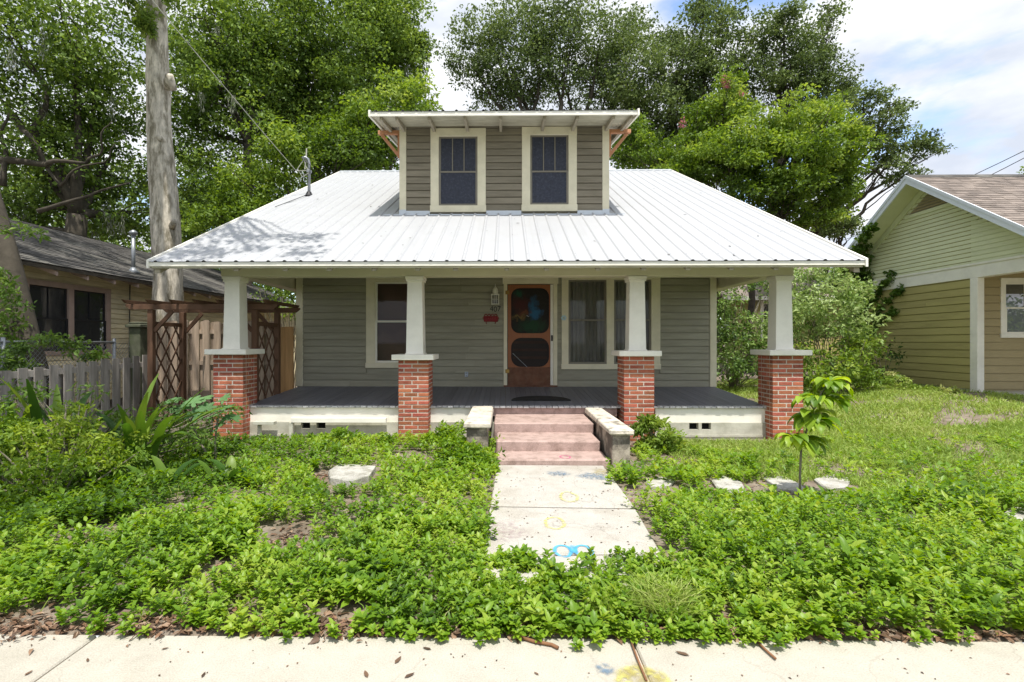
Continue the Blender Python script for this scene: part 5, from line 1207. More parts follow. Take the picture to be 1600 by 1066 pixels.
tree('water_oak', 'broad leafy oak filling the sky left of the dormer', (-9.2, 25, 0), (-8.6, 25, 8), 0.40, 0.28,
     [Wb(440, 40, 24, 85, tone=.55), Wb(540, 30, 24, 85, tone=.62), Wb(605, 60, 25, 55, 70, tone=.6), Wb(470, 150, 24, 80, tone=.5), Wb(560, 130, 24, 80, tone=.55), Wb(618, 110, 26, 38, 60, tone=.45), Wb(500, 200, 26, 80, 60, tone=.35), Wb(420, 130, 25, 60, tone=.5), Wb(590, 10, 26, 60, tone=.5), Wb(560, 200, 26, 60, 50, tone=.35), Wb(640, 60, 26, 24, 50, tone=.5)],
     'oak_leaf', size=0.16, dens=420, clump=0.2, hang=10)
tree('cherry_laurel', 'bright green low tree just left of the dormer roof edge', (-4.6, 21, 0), (-4.6, 21, 6.5), 0.14, 0.09,
     [Wb(620, 165, 20, 45, 38, tone=.6), Wb(575, 195, 20, 48, tone=.5), Wb(650, 150, 20.5, 24, 25, tone=.7), Wb(520, 220, 21, 50, tone=.35), Wb(600, 235, 21, 40, tone=.3)],
     'bright_leaf', size=0.15, dens=420, clump=0.18)
tree('understory_tree', 'dark leafy understory tree behind the left slope of the white roof', (-8.0, 20, 0), (-7.8, 20, 5), 0.14, 0.09,
     [Wb(440, 240, 19, 48, tone=.6), Wb(395, 290, 19, 48, tone=.62), Wb(350, 330, 19, 45, tone=.5), Wb(500, 240, 20, 50, 32, tone=.3), Wb(555, 245, 20, 48, 30, tone=.3), Wb(410, 340, 19, 45, tone=.5)],
     'bright_leaf', size=0.14, dens=420, clump=0.18, tone=.4)
for (bx, by, tx, tz) in ((523, 26, 516, 9), (430, 26, 408, 9.5)):
    pass
tag(limb_o := None or MB().tube([W(405, 200, 22.5), W(402, 120, 22.5), W(412, 40, 22.6), W(420, -60, 22.8)], [0.14, 0.13, 0.12, 0.1], 8).build('bare_trunk', 'dark_bark', None, smooth=True), 'thin dark trunk rising through the leaves halfway between pale trunk and dormer', 'tree')
bpy.data.objects.remove(limb_o)

# --- the big pale trunk with its crown above the picture, throwing dappled shade on roof and yard
TY = 12.3
bt = empty('pale_oak', (X(266, TY), TY, 0), 'tall thick pale barked trunk rising behind the arbor out of the picture', 'tree')
T = MB(); prof = [(-10, 35, .31), (0, 36, 0), (120, 38, 0), (250, 46, 0), (330, 50, 0), (420, 52, 0), (480, 54, 0)]
pts = []; rs = []
for (py, dx_, r) in ((650, 266, .36), (560, 265, .335), (480, 264, .32), (430, 262.5, .312), (375, 260, .308), (300, 255, .30), (250, 252, .29), (206, 249.5, .28), (160, 247.5, .265), (112, 246.5, .25), (60, 245, .23), (0, 244, .212), (-80, 243, .20), (-180, 246, .19)):
    p = W(dx_, py, TY); pts.append(p); rs.append(r)
pts2 = []; rs2 = []
for i in range(len(pts)-1):
    for q in range(5):
        t_ = q/5; pp = pts[i].lerp(pts[i+1], t_); pp += Vector((.035*noise.noise(Vector((0, 0, pp.z*.8))), 0, 0)); pts2.append(pp); rs2.append(rs[i]+(rs[i+1]-rs[i])*t_)
T.tube(pts2, rs2, 24)
for (px, py, r, dx, dz) in ((260, 128, .14, .10, .14), (262, 350, .08, .20, .04), (250, 216, .09, .0, .0)):
    c = W(px, py, TY-0.25); T.tube([c+Vector((0, .15, -.08)), c+Vector((dx*.5, .02, dz*.3)), c+Vector((dx, -.06, dz))], [r, r*.85, r*.6], 10)
me_, o_ = T.mesh('trunk', 'bark', smooth=True)
for v in me_.vertices:
    p = Vector(v.co); k = (noise.noise(Vector((p.x*3, p.y*3, p.z*.9)))*0.05+noise.noise(Vector((p.x*9, p.y*9, p.z*4)))*0.022); d = Vector((p.x, p.y, 0)); 
    if d.length > 0: v.co = p+d.normalized()*k
link('trunk', me_, o_, bt)
tb = pts[-1]; T2 = MB(); Lv = Leaves()
for (c, r, dn_) in (((-4.7, 2.9, 9.9), (1.0, .55, .5), .9), ((-3.5, 2.5, 9.6), (.9, .45, .4), .8), ((-5.7, 1.7, 9.8), (1.1, .6, .5), .8), ((-3.0, 0.9, 9.4), (.8, .4, .4), .7), ((-4.6, 4.9, 10.8), (1.1, .5, .5), 1), ((-3.3, 5.9, 11.0), (0.85, 0.26, 0.3), 1), ((-4.3, 6.0, 11.2), (.9, .3, .3), 1), ((-3.2, 5.0, 11), (.9, .22, .3), 1), ((-5.6, 4.2, 10.6), (1.1, 0.5, 0.5), .8), ((-6.6, 2.6, 10.2), (1.2, 0.8, .7), .8), ((-6.4, .7, 10.2), (1.3, .9, .8), .8), ((-4.9, 0.2, 10.5), (1.1, .6, .6), .8), ((-8.6, 3.0, 10.5), (1.3, 1.2, .9), .6), ((-9.6, 8.6, 12.0), (1.5, 1.1, .8), .6), ((-12, 6.5, 11.5), (1.5, 1.2, .9), .6), ((-12.5, 11, 13), (1.8, 1.2, 1), .6), ((-4.6, -0.9, 9.8), (1.0, 0.6, .6), .8), ((-7.4, -1.2, 9.8), (1.4, .8, .8), .8)):
    lp = limb(T2, tb, c, 0.13, 0.03, wob=0.15, n=8)
    cc = blob_leaves(Lv, c, r, int(300*dn_*math.pi*r[0]*r[1]), 0.16, 0.14, tone=.5)
    for q in cc[:5]: limb(T2, lp[6], q, 0.03, 0.01, n=3, k=5)
T2.build('limbs', 'bark', bt, smooth=True); Lv.build('crown', 'oak_leaf', bt)
Lv = Leaves()
# leafy shoots hugging the trunk near the top of the picture
for (px, py, r) in ((222, 12, 20), (228, 50, 10), (275, -10, 18)):
    c, rr, _ = Wb(px, py, 11.9, r); blob_leaves(Lv, c, rr, 500, 0.11, 0.16, tone=.6)
Lv.build('shoots', 'oak_leaf', bt)
# leaning dark trunk at the far left edge
ld = empty('leaning_tree', (X(60, 8.6), 8.6, 0), 'leaning grey trunk with low fern-like leaves at the left picture edge beside the cottage', 'tree')
MB().tube([W(62, 640, 8.6), W(42, 560, 8.6), W(25, 480, 8.6), W(12, 420, 8.6), W(-6, 350, 8.7), W(-50, 200, 9), W(-110, 40, 9.5)], [.26, .24, .22, .20, .18, .16, .13], 12).build('trunk', 'dark_bark', ld, smooth=True)
Lv = Leaves()
for (px, py, r, n) in ((0, 440, 22, 300), (5, 490, 26, 400), (0, 545, 28, 600), (25, 575, 14, 200), (-10, 580, 28, 500), (20, 360, 18, 150), (-50, 500, 40, 600)):
    c, rr, _ = Wb(px, py, 7.9, r); blob_leaves(Lv, c, rr, n, 0.10, 0.14, tone=.6, aspect=.35)
Lv.build('foliage', 'shade_leaf', ld)
Lv = Leaves(); T2 = MB()
for (c, r) in (((-9.6, 9.4, 10.3), (.9, .5, .4)), ((-11.2, 8.2, 10.2), (1.3, .6, .5)), ((-8.8, 7.4, 10), (1.2, .5, .4)), ((-12.3, 10, 10.8), (1.2, .6, .5)), ((-10.4, 11.2, 11.0), (1.3, .45, .4)), ((-13.5, 8, 10), (1.2, .8, .6)), ((-9.0, 12.6, 12.2), (1.1, .5, .4)), ((-11.6, 13.6, 13), (1.4, .5, .5)), ((-10.2, 5.2, 10), (1.2, .6, .5))):
    limb(T2, W(-110, 40, 9.5), c, .09, .02, wob=.15, n=7, k=6); blob_leaves(Lv, c, r, int(420*math.pi*r[0]*r[1]), .15, .12, tone=.5)
T2.build('limbs', 'dark_bark', ld, smooth=True); Lv.build('crown', 'oak_leaf', ld)
cv = empty('creeper', (CLX, 7.6, 1.5), 'green creeper growing along the top rail of the chain link fence', 'climbing plant')
Lv = Leaves()
for (yy, z, r) in ((7.0, 1.62, .22), (7.5, 1.5, .2), (7.9, 1.62, .2), (8.35, 1.45, .18), (8.8, 1.3, .15), (7.2, 1.3, .25)): blob_leaves(Lv, (CLX+.05, yy, z), (.12, r, r*.6), 220, 0.085, 0.14, tone=.5, aspect=.4)
Lv.build('leaves', 'shade_leaf', cv)

# --- centre and right trees
tree('live_oak', 'big grey green oak with sky showing through, directly behind the dormer', (2.8, 29, 0), (3.0, 29, 9), 0.45, 0.3,
     [Wb(735, 90, 27, 38, 42, tone=.5), Wb(760, 50, 27, 42, 30, tone=.55), Wb(790, 110, 27, 45, tone=.45), Wb(820, 45, 27, 55, 45, tone=.55), Wb(870, 20, 27, 55, 35, tone=.6), Wb(880, 95, 28, 60, 50, tone=.45), Wb(940, 60, 27, 60, 50, tone=.55), Wb(990, 110, 27, 50, 50, tone=.55), Wb(950, 140, 28, 55, 40, tone=.4), Wb(770, 150, 28, 42, 18, tone=.5), Wb(1000, 60, 29, 32, 30, tone=.5), Wb(830, 140, 28, 50, 25, tone=.4)],
     'grey_oak_leaf', size=0.15, dens=300, clump=0.2, up=.4)
tree('elm_tree', 'tall feathery tree between the dormer and the topmost right crown', (8.6, 29, 0), (9.0, 29, 8.5), 0.35, 0.24,
     [Wb(1085, 55, 28, 42, 36, tone=.5), Wb(1130, 30, 28, 38, 28, tone=.5), Wb(1165, 75, 28, 34, 36, tone=.5), Wb(1060, 110, 28, 45, 40, tone=.5), Wb(1120, 110, 28, 48, 42, tone=.45), Wb(1060, 170, 28, 50, 40, tone=.45), Wb(1120, 180, 28, 50, 40, tone=.4), Wb(1025, 180, 28, 45, 38, tone=.4), Wb(1100, 10, 28, 24, 18, tone=.5), Wb(1170, 140, 29, 35, tone=.4), Wb(980, 200, 29, 45, 40, tone=.4), Wb(1050, 230, 29, 60, 40, tone=.35), Wb(1110, 240, 29, 50, 40, tone=.35)],
     'grey_oak_leaf', size=0.15, dens=330, clump=0.18, up=.4)
tree('rounded_oak', 'dark rounded crown standing highest against the clouds on the right', (13.6, 28, 0), (14.2, 28, 8.5), 0.32, 0.22,
     [Wb(1225, 55, 27, 40, 34, tone=.45), Wb(1275, 75, 27, 38, 34, tone=.45), Wb(1300, 28, 27, 18, 18, tone=.5), Wb(1235, 30, 27, 24, 18, tone=.5), Wb(1230, 115, 27, 42, 34, tone=.35), Wb(1290, 120, 27, 34, 32, tone=.4), Wb(1240, 150, 27, 45, tone=.35), Wb(1305, 150, 28, 22, tone=.4)],
     'grey_oak_leaf', size=0.15, dens=330, clump=0.19, up=.4)
tree('reaching_oak', 'oak sending a long leafy bough over towards the olive house', (16.0, 27, 0), (15.6, 27, 6.5), 0.3, 0.2,
     [Wb(1350, 155, 25, 28, 26, tone=.5), Wb(1375, 185, 25, 34, 24, tone=.45), Wb(1400, 220, 25, 36, 24, tone=.45), Wb(1440, 232, 25, 26, 18, tone=.45), Wb(1385, 262, 25, 30, 18, tone=.45), Wb(1345, 220, 25, 32, 26, tone=.4), Wb(1412, 275, 25, 20, 14, tone=.45), Wb(1390, 165, 25, 18, 14, tone=.5)],
     'grey_oak_leaf', size=0.13, dens=330, clump=0.15, up=.4, extra_limbs=[(W(1335, 250, 25.5), W(1395, 285, 25), .09)])
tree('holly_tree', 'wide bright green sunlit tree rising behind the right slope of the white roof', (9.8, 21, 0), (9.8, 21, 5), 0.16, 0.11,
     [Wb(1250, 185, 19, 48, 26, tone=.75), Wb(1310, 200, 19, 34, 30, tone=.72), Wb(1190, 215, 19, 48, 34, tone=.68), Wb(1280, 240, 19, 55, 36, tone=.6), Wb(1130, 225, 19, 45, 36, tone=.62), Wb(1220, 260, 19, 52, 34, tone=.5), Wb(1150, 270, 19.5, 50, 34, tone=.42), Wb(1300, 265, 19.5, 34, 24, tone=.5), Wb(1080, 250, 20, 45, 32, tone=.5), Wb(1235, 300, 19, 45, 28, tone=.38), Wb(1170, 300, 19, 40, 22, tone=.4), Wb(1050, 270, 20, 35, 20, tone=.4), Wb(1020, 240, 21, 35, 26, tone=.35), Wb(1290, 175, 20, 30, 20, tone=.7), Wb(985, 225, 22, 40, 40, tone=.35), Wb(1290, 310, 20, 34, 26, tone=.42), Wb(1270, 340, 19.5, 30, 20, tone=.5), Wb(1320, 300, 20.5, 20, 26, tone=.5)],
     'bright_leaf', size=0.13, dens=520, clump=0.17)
tree('crape_myrtle', 'upright bright tree with small pink flowers left of the wide sunlit tree', (7.3, 22, 0), (7.3, 22, 6), 0.1, 0.07,
     [Wb(1135, 140, 20.5, 26, 34, tone=.6), Wb(1120, 175, 20.5, 36, 26, tone=.6), Wb(1150, 175, 20.5, 30, 28, tone=.62), Wb(1090, 195, 20.5, 30, tone=.5)], 'bright_leaf', size=0.13, dens=330, clump=0.15)
cm = [o for o in C.objects if o.name == 'crape_myrtle'][0]; Lv = Leaves()
for (px, py) in ((1133, 124), (1138, 130), (1066, 190), (1156, 150)): blob_leaves(Lv, tuple(W(px, py, 19.8)), (.12, .12, .16), 70, .07, .1)
tag(Lv.build('flowers', 'pink_flower', cm), kind='stuff')
tree('small_oak', 'small dark tree low behind the right corner of the white roof', (14.6, 24, 0), (14.6, 24, 4.2), 0.12, 0.08,
     [Wb(1310, 345, 23, 24, 18, tone=.5), Wb(1300, 355, 23, 26, 18, tone=.4), Wb(1265, 335, 22, 36, 24, tone=.4), Wb(1320, 358, 23, 16, 12, tone=.5), Wb(1225, 330, 22, 30, 20, tone=.4)], 'grey_oak_leaf', size=.12, dens=400, clump=.14)
tree('tree_tip', 'tip of a green tree just above the shingle ridge at the right picture edge', (30, 34, 0), (29.5, 32, 8), 0.2, 0.1,
     [Wb(1612, 275, 30, 22, 14, tone=.6), Wb(1650, 280, 30, 40, 26, tone=.6)], 'oak_leaf', size=.14, dens=400, clump=.15)

# far woods closing the horizon
Lv = Leaves()
for i in range(46):
    x = -42+i*1.95; y = 38+6*math.sin(i*1.7); h = (16+3*math.sin(i*2.3)) if x < -9 else 10 if x < -4 else (5.5+1.2*math.sin(i*1.9))
    if x > 20: h = 4.5
    blob_leaves(Lv, (x, y, h*0.5), (2.6, 2.2, h*0.5), 4600 if x < -4 else 1600, 0.3, 0.3, tone=.35, hollow=.3)
tag(Lv.build('distant_woods', 'oak_leaf'), 'dark green distant woods closing the view behind the trees', 'woods', kind='stuff')

# --- bushes right of the house
def bush(label, lobes, leafm, size=0.08, dens=700, name='bush', base=None, aspect=.45, stems=True, tone=.5, clump=.15, hollow=.4, fine=False, cat='bush', up=.6):
    c0 = lobes[0][0]; base = base or (c0[0], c0[1], gz(c0[0], c0[1]))
    t = empty(name, base, label, cat); Lv = Leaves(); S = MB()
    for (c, r, tn) in lobes:
        n = int(dens*math.pi*r[0]*r[2]/(size/0.08)**2)
        cc = blob_leaves(Lv, c, r, n, size, clump, tone=tn, aspect=aspect, hollow=hollow, up=up)
        cc_ = cc[cc[:, 2] > base[2]+.05]
        for q in cc_[rng.choice(len(cc_), min(6, len(cc_)), replace=False)]: limb(S, (base[0]+random.uniform(-.1, .1), base[1]+random.uniform(-.1, .1), base[2]-0.05), q, 0.014, 0.006, wob=.15, n=4, k=5)
    if stems and S.v: S.build('stems', 'stem_bark', t)
    Lv.build('foliage', leafm, t, fine=fine)
    return t
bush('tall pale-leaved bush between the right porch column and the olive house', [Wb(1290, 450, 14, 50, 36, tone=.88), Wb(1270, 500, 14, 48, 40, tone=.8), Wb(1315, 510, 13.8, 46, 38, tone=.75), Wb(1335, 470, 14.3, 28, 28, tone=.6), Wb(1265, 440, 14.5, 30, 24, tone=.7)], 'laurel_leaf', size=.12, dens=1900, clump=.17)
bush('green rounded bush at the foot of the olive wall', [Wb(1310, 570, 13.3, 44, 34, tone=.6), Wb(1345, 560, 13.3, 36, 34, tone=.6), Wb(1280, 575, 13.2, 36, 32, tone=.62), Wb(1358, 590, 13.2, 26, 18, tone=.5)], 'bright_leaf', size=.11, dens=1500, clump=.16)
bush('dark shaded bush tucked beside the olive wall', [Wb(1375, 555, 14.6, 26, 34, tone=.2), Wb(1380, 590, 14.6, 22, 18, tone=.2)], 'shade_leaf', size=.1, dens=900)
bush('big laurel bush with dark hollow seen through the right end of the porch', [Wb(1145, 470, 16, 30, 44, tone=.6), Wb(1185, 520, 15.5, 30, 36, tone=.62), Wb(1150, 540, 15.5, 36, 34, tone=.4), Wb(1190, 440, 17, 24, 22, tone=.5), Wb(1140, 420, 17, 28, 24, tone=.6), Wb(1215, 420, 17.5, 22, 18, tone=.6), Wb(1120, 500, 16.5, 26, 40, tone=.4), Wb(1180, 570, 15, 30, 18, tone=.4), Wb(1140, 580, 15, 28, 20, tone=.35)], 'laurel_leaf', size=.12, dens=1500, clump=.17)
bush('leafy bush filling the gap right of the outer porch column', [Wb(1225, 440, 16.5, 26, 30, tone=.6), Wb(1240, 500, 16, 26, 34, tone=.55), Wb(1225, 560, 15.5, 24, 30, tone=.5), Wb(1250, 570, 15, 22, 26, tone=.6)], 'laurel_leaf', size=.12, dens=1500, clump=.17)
wv = empty('ivy', (RX-.1, 16.8, .3), 'ivy climbing the left end of the pale green gable', 'climbing plant'); Lv = Leaves(); S = MB()
def vine(p0, p1, n, r=.16):
    pts = limb(S, p0, p1, .012, .006, wob=.1, n=6, k=5)
    for p in pts: blob_leaves(Lv, tuple(p), (.05, r, r), n, .09, .12, tone=.55, aspect=.8)
xv = RX-0.07
vine((xv, 17.2, .4), (xv, 16.5, 3.5), 300, .38); vine((xv-.35, 17.4, 3.5), (xv-.55, 15.3, 4.9), 230, .16); vine((xv, 16.6, 2.5), (xv, 15.3, 3.45), 130, .13); vine((xv, 16.5, 2.1), (xv, 14.9, 3.05), 90, .11); vine((xv, 16.6, 1.6), (xv, 15.2, 2.5), 90, .12); vine((xv, 16.7, 3.2), (xv-.25, 16.1, 4.4), 260, .24)
S.build('stems', 'stem_bark', wv); Lv.build('leaves', 'vine_leaf', wv)
# greenery beyond the left fences
bush('dark leafy bush behind the tall tan fence', [Wb(455, 440, 15, 26, 26, tone=.5), Wb(440, 480, 14, 24, 22, tone=.5), Wb(420, 450, 15, 24, 20, tone=.4), Wb(462, 480, 15, 14, 20, tone=.5)], 'bright_leaf', size=.1, dens=700)

# --- small shrub beside the right-hand steps pillar
bush('small round glossy shrub at the foot of the third brick pillar', [(tuple(W(1028, 690, 7.35)), (.27, .25, .24), .75), (tuple(W(1018, 668, 7.4)), (.15, .15, .18), .8), (tuple(W(1045, 702, 7.25)), (.2, .2, .16), .75), (tuple(W(1010, 705, 7.3)), (.17, .17, .14), .65)],
     'bright_leaf', size=.075, dens=5600, clump=.10, aspect=.42, fine=True, hollow=.15)
# --- left yellow-green shrub
bush('yellow green arching shrub at the left edge in front of the grey fence', [(tuple(W(px_, py_, Y_)), (r_, r_*.9, rz_), t_) for px_, py_, Y_, r_, rz_, t_ in (
    (105, 668, 5.3, .38, .13, .85), (160, 690, 5.2, .36, .12, .75), (60, 690, 5.1, .36, .14, .75), (10, 700, 5.0, .36, .18, .6), (110, 715, 5.0, .5, .16, .62), (190, 725, 5.2, .32, .15, .5), (40, 740, 4.8, .45, .18, .5), (130, 765, 4.8, .5, .18, .42), (205, 770, 5.0, .3, .12, .4), (20, 790, 4.6, .4, .16, .4), (100, 805, 4.6, .45, .12, .35), (95, 640, 5.4, .2, .08, .8), (-60, 700, 5.0, .5, .4, .5))],
     'yellow_leaf', size=.058, dens=1900, clump=.10, aspect=.42, fine=False, base=(X(80, 4.9), 4.9, 0), hollow=.15)
bush('feathery green shrub in the shade in front of the low grey fence', [(tuple(W(20, 615, 6.0)), (.3, .3, .14), .6), (tuple(W(200, 655, 6.6)), (.35, .3, .12), .6), (tuple(W(140, 608, 6.0)), (.16, .16, .05), .75), (tuple(W(290, 690, 6.4)), (.4, .3, .14), .5), (tuple(W(235, 660, 6.2)), (.4, .3, .22), .5), (tuple(W(330, 650, 7.4)), (.4, .3, .14), .4)],
     'shade_leaf', size=.07, dens=1500, clump=.13, aspect=.35, base=(X(120, 6.2), 6.2, 0))
# --- strap-leaved clumps
def strap(label, px, py, Y, n, h, seed, name='strap_plant', w=.10):
    random.seed(seed); x, z = X(px, Y), gz(X(px, Y), Y); t = empty(name, (x, Y, z), label, 'plant')
    for i in range(n):
        a = random.uniform(0, 2*math.pi); L_ = h*random.uniform(.75, 1.2); lean = random.uniform(.15, .9); seg = 8; vs = []; fs = []
        d = Vector((math.cos(a), math.sin(a), 0)); s = Vector((-d.y, d.x, 0)); p = Vector((0, 0, 0))+d*random.uniform(0, .05); ang = math.radians(85-lean*25)
        for k in range(seg+1):
            u = k/seg; wd_ = w*math.sin(math.pi*min(1, max(.04, u*0.93+.05)))**.7*random.uniform(.95, 1.05)
            fold = Vector((0, 0, 1))*wd_*.25
            vs += [p-s*wd_/2+fold, p, p+s*wd_/2+fold]; p = p+(d*math.cos(ang)+Vector((0, 0, 1))*math.sin(ang))*L_/seg; ang -= lean*2.0/seg*(.5+u*1.2)
        for k in range(seg):
            b = k*3; fs += [(b, b+1, b+4, b+3), (b+1, b+2, b+5, b+4)]
        V = np.array([tuple(v) for v in vs]); me = np_mesh('leaf', V, np.array(fs), 'strap_leaf', rnd=np.full(len(V), random.random())); me.polygons.foreach_set('use_smooth', [True]*len(me.polygons))
        link('leaf', me, (x+random.uniform(-.12, .12), Y+random.uniform(-.12, .12), z), t)
    return t
strap('tall strap-leaved plant in front of the low grey fence, at the far left edge', 30, 640, 6.1, 12, .95, 3)
strap('upright broad-leaved plant with one tall pointed blade before the low grey fence', 95, 640, 6.1, 10, 1.05, 5, w=.11)
strap('arching strap-leaved plant in front of the arbor', 215, 690, 5.9, 20, 1.05, 8)
strap('strap-leaved clump half hidden behind the yellow green shrub', 150, 690, 6.0, 12, .85, 13)
strap('small dark strap-leaved plant among the weeds before the arbor', 255, 760, 5.2, 5, .42, 21)
strap('little pair of upright blades among the weeds left of the lone slab', 350, 750, 5.5, 4, .34, 23)
# --- fatsia with lobed leaves
def lobed(name_leaf, r, parent, loc, rot, tone):
    vs = [(0, 0, 0)]; lobes = 7; n = lobes*4
    for i in range(n+1):
        a = math.radians(-150+300*i/n); k = i % 4; rad = r*(0.55 if k == 0 else 0.9 if k in (1, 3) else 1.0)*(1-.18*abs(a)/2.6)
        vs.append((rad*math.sin(a), rad*math.cos(a), -.12*rad*(0 if k == 0 else 1)+.02))
    V = np.array(vs); F = np.array([(0, i+1, i) for i in range(1, n+1)]); me = np_mesh('leaf', V, F, 'fatsia_leaf', rnd=np.full(len(V), tone))
    return link(name_leaf, me, loc, parent, rot=rot)
random.seed(31)
fx = empty('fatsia', (X(337, 6.4), 6.4, 0.02), 'pale green plant with big lobed leaves in front of the left brick pillar', 'plant')
S = MB(); A0 = Vector((X(337, 6.4), 6.4, 0)); A1 = Vector((X(318, 6.5), 6.5, 0.1))
heads = [(W(347, 640, 6.35), .17), (W(330, 652, 6.3), .16), (W(362, 655, 6.4), .15), (W(300, 630, 6.5), .17), (W(283, 640, 6.5), .16), (W(318, 625, 6.55), .15), (W(270, 628, 6.5), .13), (W(304, 650, 6.4), .16), (W(340, 668, 6.35), .13), (W(350, 625, 6.5), .12), (W(322, 640, 6.45), .15)]
S.tube([A0, W(336, 690, 6.4), W(340, 655, 6.38)], [.014, .012, .01], 6); S.tube([W(325, 712, 6.45), W(312, 690, 6.5), W(297, 655, 6.5)], [.012, .011, .009], 6)
for i, (p, r) in enumerate(heads):
    st = W(340, 660, 6.38) if p.x > X(322, 6.4) else W(298, 660, 6.5); S.tube([st, (st+p)/2+Vector((0, 0, .03)), p], [.005, .004, .003], 5)
    az = math.atan2(p.y-st.y, p.x-st.x)-math.pi/2; lobed('leaf', r*0.95, fx, p, (random.uniform(-.1, .5)+.35, random.uniform(-.3, .3), random.uniform(-1.2, 1.2)), random.random())
S.build('stems', 'stem_bark', fx)
# --- sapling
random.seed(17)
bs = gxy(1250, 787, 0.0); SY = bs[1]
sp_ = empty('sapling', (bs[0], SY, 0), 'young sapling with large glossy yellow green leaves right of the path', 'tree')
S = MB(); stem = [W(1250, 792, SY), W(1250, 740, SY), W(1252, 700, SY), W(1262, 668, SY), W(1272, 640, SY), W(1285, 612, SY), W(1297, 595, SY)]
S.tube(stem, [.012, .011, .010, .009, .007, .006, .004], 8)
cl = [(W(1297, 597, SY), 9, .17), (W(1280, 622, SY-.03), 9, .19), (W(1270, 648, SY), 9, .2), (W(1300, 625, SY+.05), 8, .18), (W(1258, 625, SY-.03), 5, .15), (W(1276, 660, SY-.05), 8, .2), (W(1256, 686, SY), 8, .18), (W(1238, 684, SY-.04), 8, .17), (W(1268, 690, SY+.04), 6, .16), (W(1308, 603, SY), 5, .15)]
bl8 = 10
for (c, n, L_) in cl:
    near = min(stem, key=lambda q: (q-c).length); S.tube([near, (near+c)/2+Vector((0, 0, .01)), c], [.006, .005, .004], 6)
    n = int(n*2.1)
    for i in range(n):
        a = 2*math.pi*i/n+random.uniform(-.3, .3); d = Vector((math.cos(a), math.sin(a), 0)); s = Vector((-d.y, d.x, 0)); p = Vector((0, 0, 0)); LL = L_*1.25*random.uniform(.75, 1.15); wmax = LL*.40; ang = random.uniform(.0, .75); vs = []; fs = []
        for k in range(bl8+1):
            u = k/bl8; wd_ = wmax*max(.02, math.sin(math.pi*min(1, u**1.25*.97+.02))); f = Vector((0, 0, 1))*wd_*.16
            vs += [p-s*wd_/2+f, p-s*wd_/4+f*.35, p, p+s*wd_/4+f*.35, p+s*wd_/2+f]; p = p+(d*math.cos(ang)+Vector((0, 0, 1))*math.sin(ang))*LL/bl8; ang -= random.uniform(.13, .2)
        for k in range(bl8):
            b = k*5; fs += [(b+j, b+j+1, b+j+6, b+j+5) for j in range(4)]
        V = np.array([tuple(v) for v in vs]); me = np_mesh('leaf', V, np.array(fs), 'sapling_leaf', rnd=np.full(len(V), random.random())); me.polygons.foreach_set('use_smooth', [True]*len(me.polygons))
        link('leaf', me, c, sp_)
S.build('stem', 'stem_bark', sp_, smooth=True)

# ------------------------------------------------------------------ ground cover
def in_path(x, y): return (-0.22 < x < 1.24) and y > 3.6
BARE = [gxy(460, 830)+(.30,), gxy(440, 850)+(.2,), gxy(545, 785)+(.24,), gxy(150, 835)+(.3,), gxy(290, 795)+(.22,), gxy(350, 890)+(.16,), gxy(1015, 770)+(.3,), gxy(650, 712)+(.35,), gxy(550, 744)+(.32,), gxy(250, 962)+(.13,), gxy(50, 965)+(.22,), gxy(1130, 700)+(.45,), gxy(1060, 715)+(.3,), gxy(1180, 695)+(.5,), gxy(520, 965)+(.15,), gxy(500, 740)+(.2,), gxy(660, 730)+(.16,), gxy(1140, 760)+(.30,), gxy(1225, 760)+(.36,), gxy(1032, 758)+(.24,), gxy(1300, 758)+(.3,), gxy(830, 900)+(.10,)]
STONES = [gxy(550, 746)+(.36,), gxy(1140, 762)+(.27,), gxy(1228, 762)+(.33,), gxy(1032, 758)+(.22,), gxy(1302, 758)+(.27,), gxy(1588, 812)+(.25,)]
def cover(x, y):
    """0..1 how thickly the weeds grow"""
    for (bx, by, r) in STONES:
        if math.hypot(x-bx, y-by+.05) < r: return 0
    if in_path(x, y): 
        e = min(x+0.22, 1.24-x)
        if not (e < 0.13+0.10*nse(x*0, y, 2.3, 4) and random.random() < (0.5 if e < .08 else .12)): return 0
        if y > 6.2: return 0
    if y > 6.2 and -0.6 < x < 1.7: return 0
    if y > 8.08 and XL-.6 < x < XR+.6: return 0
    for (bx, by, r) in BARE:
        d = math.hypot(x-bx, (y-by)*1.0)/r
        if d < 1 and random.random() > 0.04+0.5*max(0, d-.6): return 0
    front = 2.735+0.13*nse(x, 0, 1.3, 7)+0.07*nse(x, 0, 5, 8)
    if -0.2 < x < 1.6: front -= 0.12
    if y < front: return 0
    c = 0.95
    n = nse(x, y, 1.1, 1)+0.5*nse(x, y, 3.3, 2)
    c -= max(0, -(n+.25))*1.6
    if x > 3.0 and y > 4.9: c -= min(1, (y-4.9)*.9+(x-3.0)*.3)
    if x > 1.9 and 6.3 < y < 8.1: c -= 0.25
    c -= max(0, nse(x, y, 6.0, 70)-.12)*1.6
    if x > 2.4 and y > 4.9 and y < 8: c = max(c, .16)
    if 1.6 < x < 4.3 and 7.1 < y < 8.1: c *= .15
    return max(0, min(1, c))
def painted_shade(x, y): return sstep(-2.0, -3.4, x)*sstep(3.2, 4.0, y)  # tree shade over the left yard, painted in as darker leaf tone
PP, DD, NN, LL_, WW, RR = [], [], [], [], [], []
PP2, DD2, NN2, LL2, WW2, RR2 = [], [], [], [], [], []
random.seed(5); tries = 0; cnt = 0
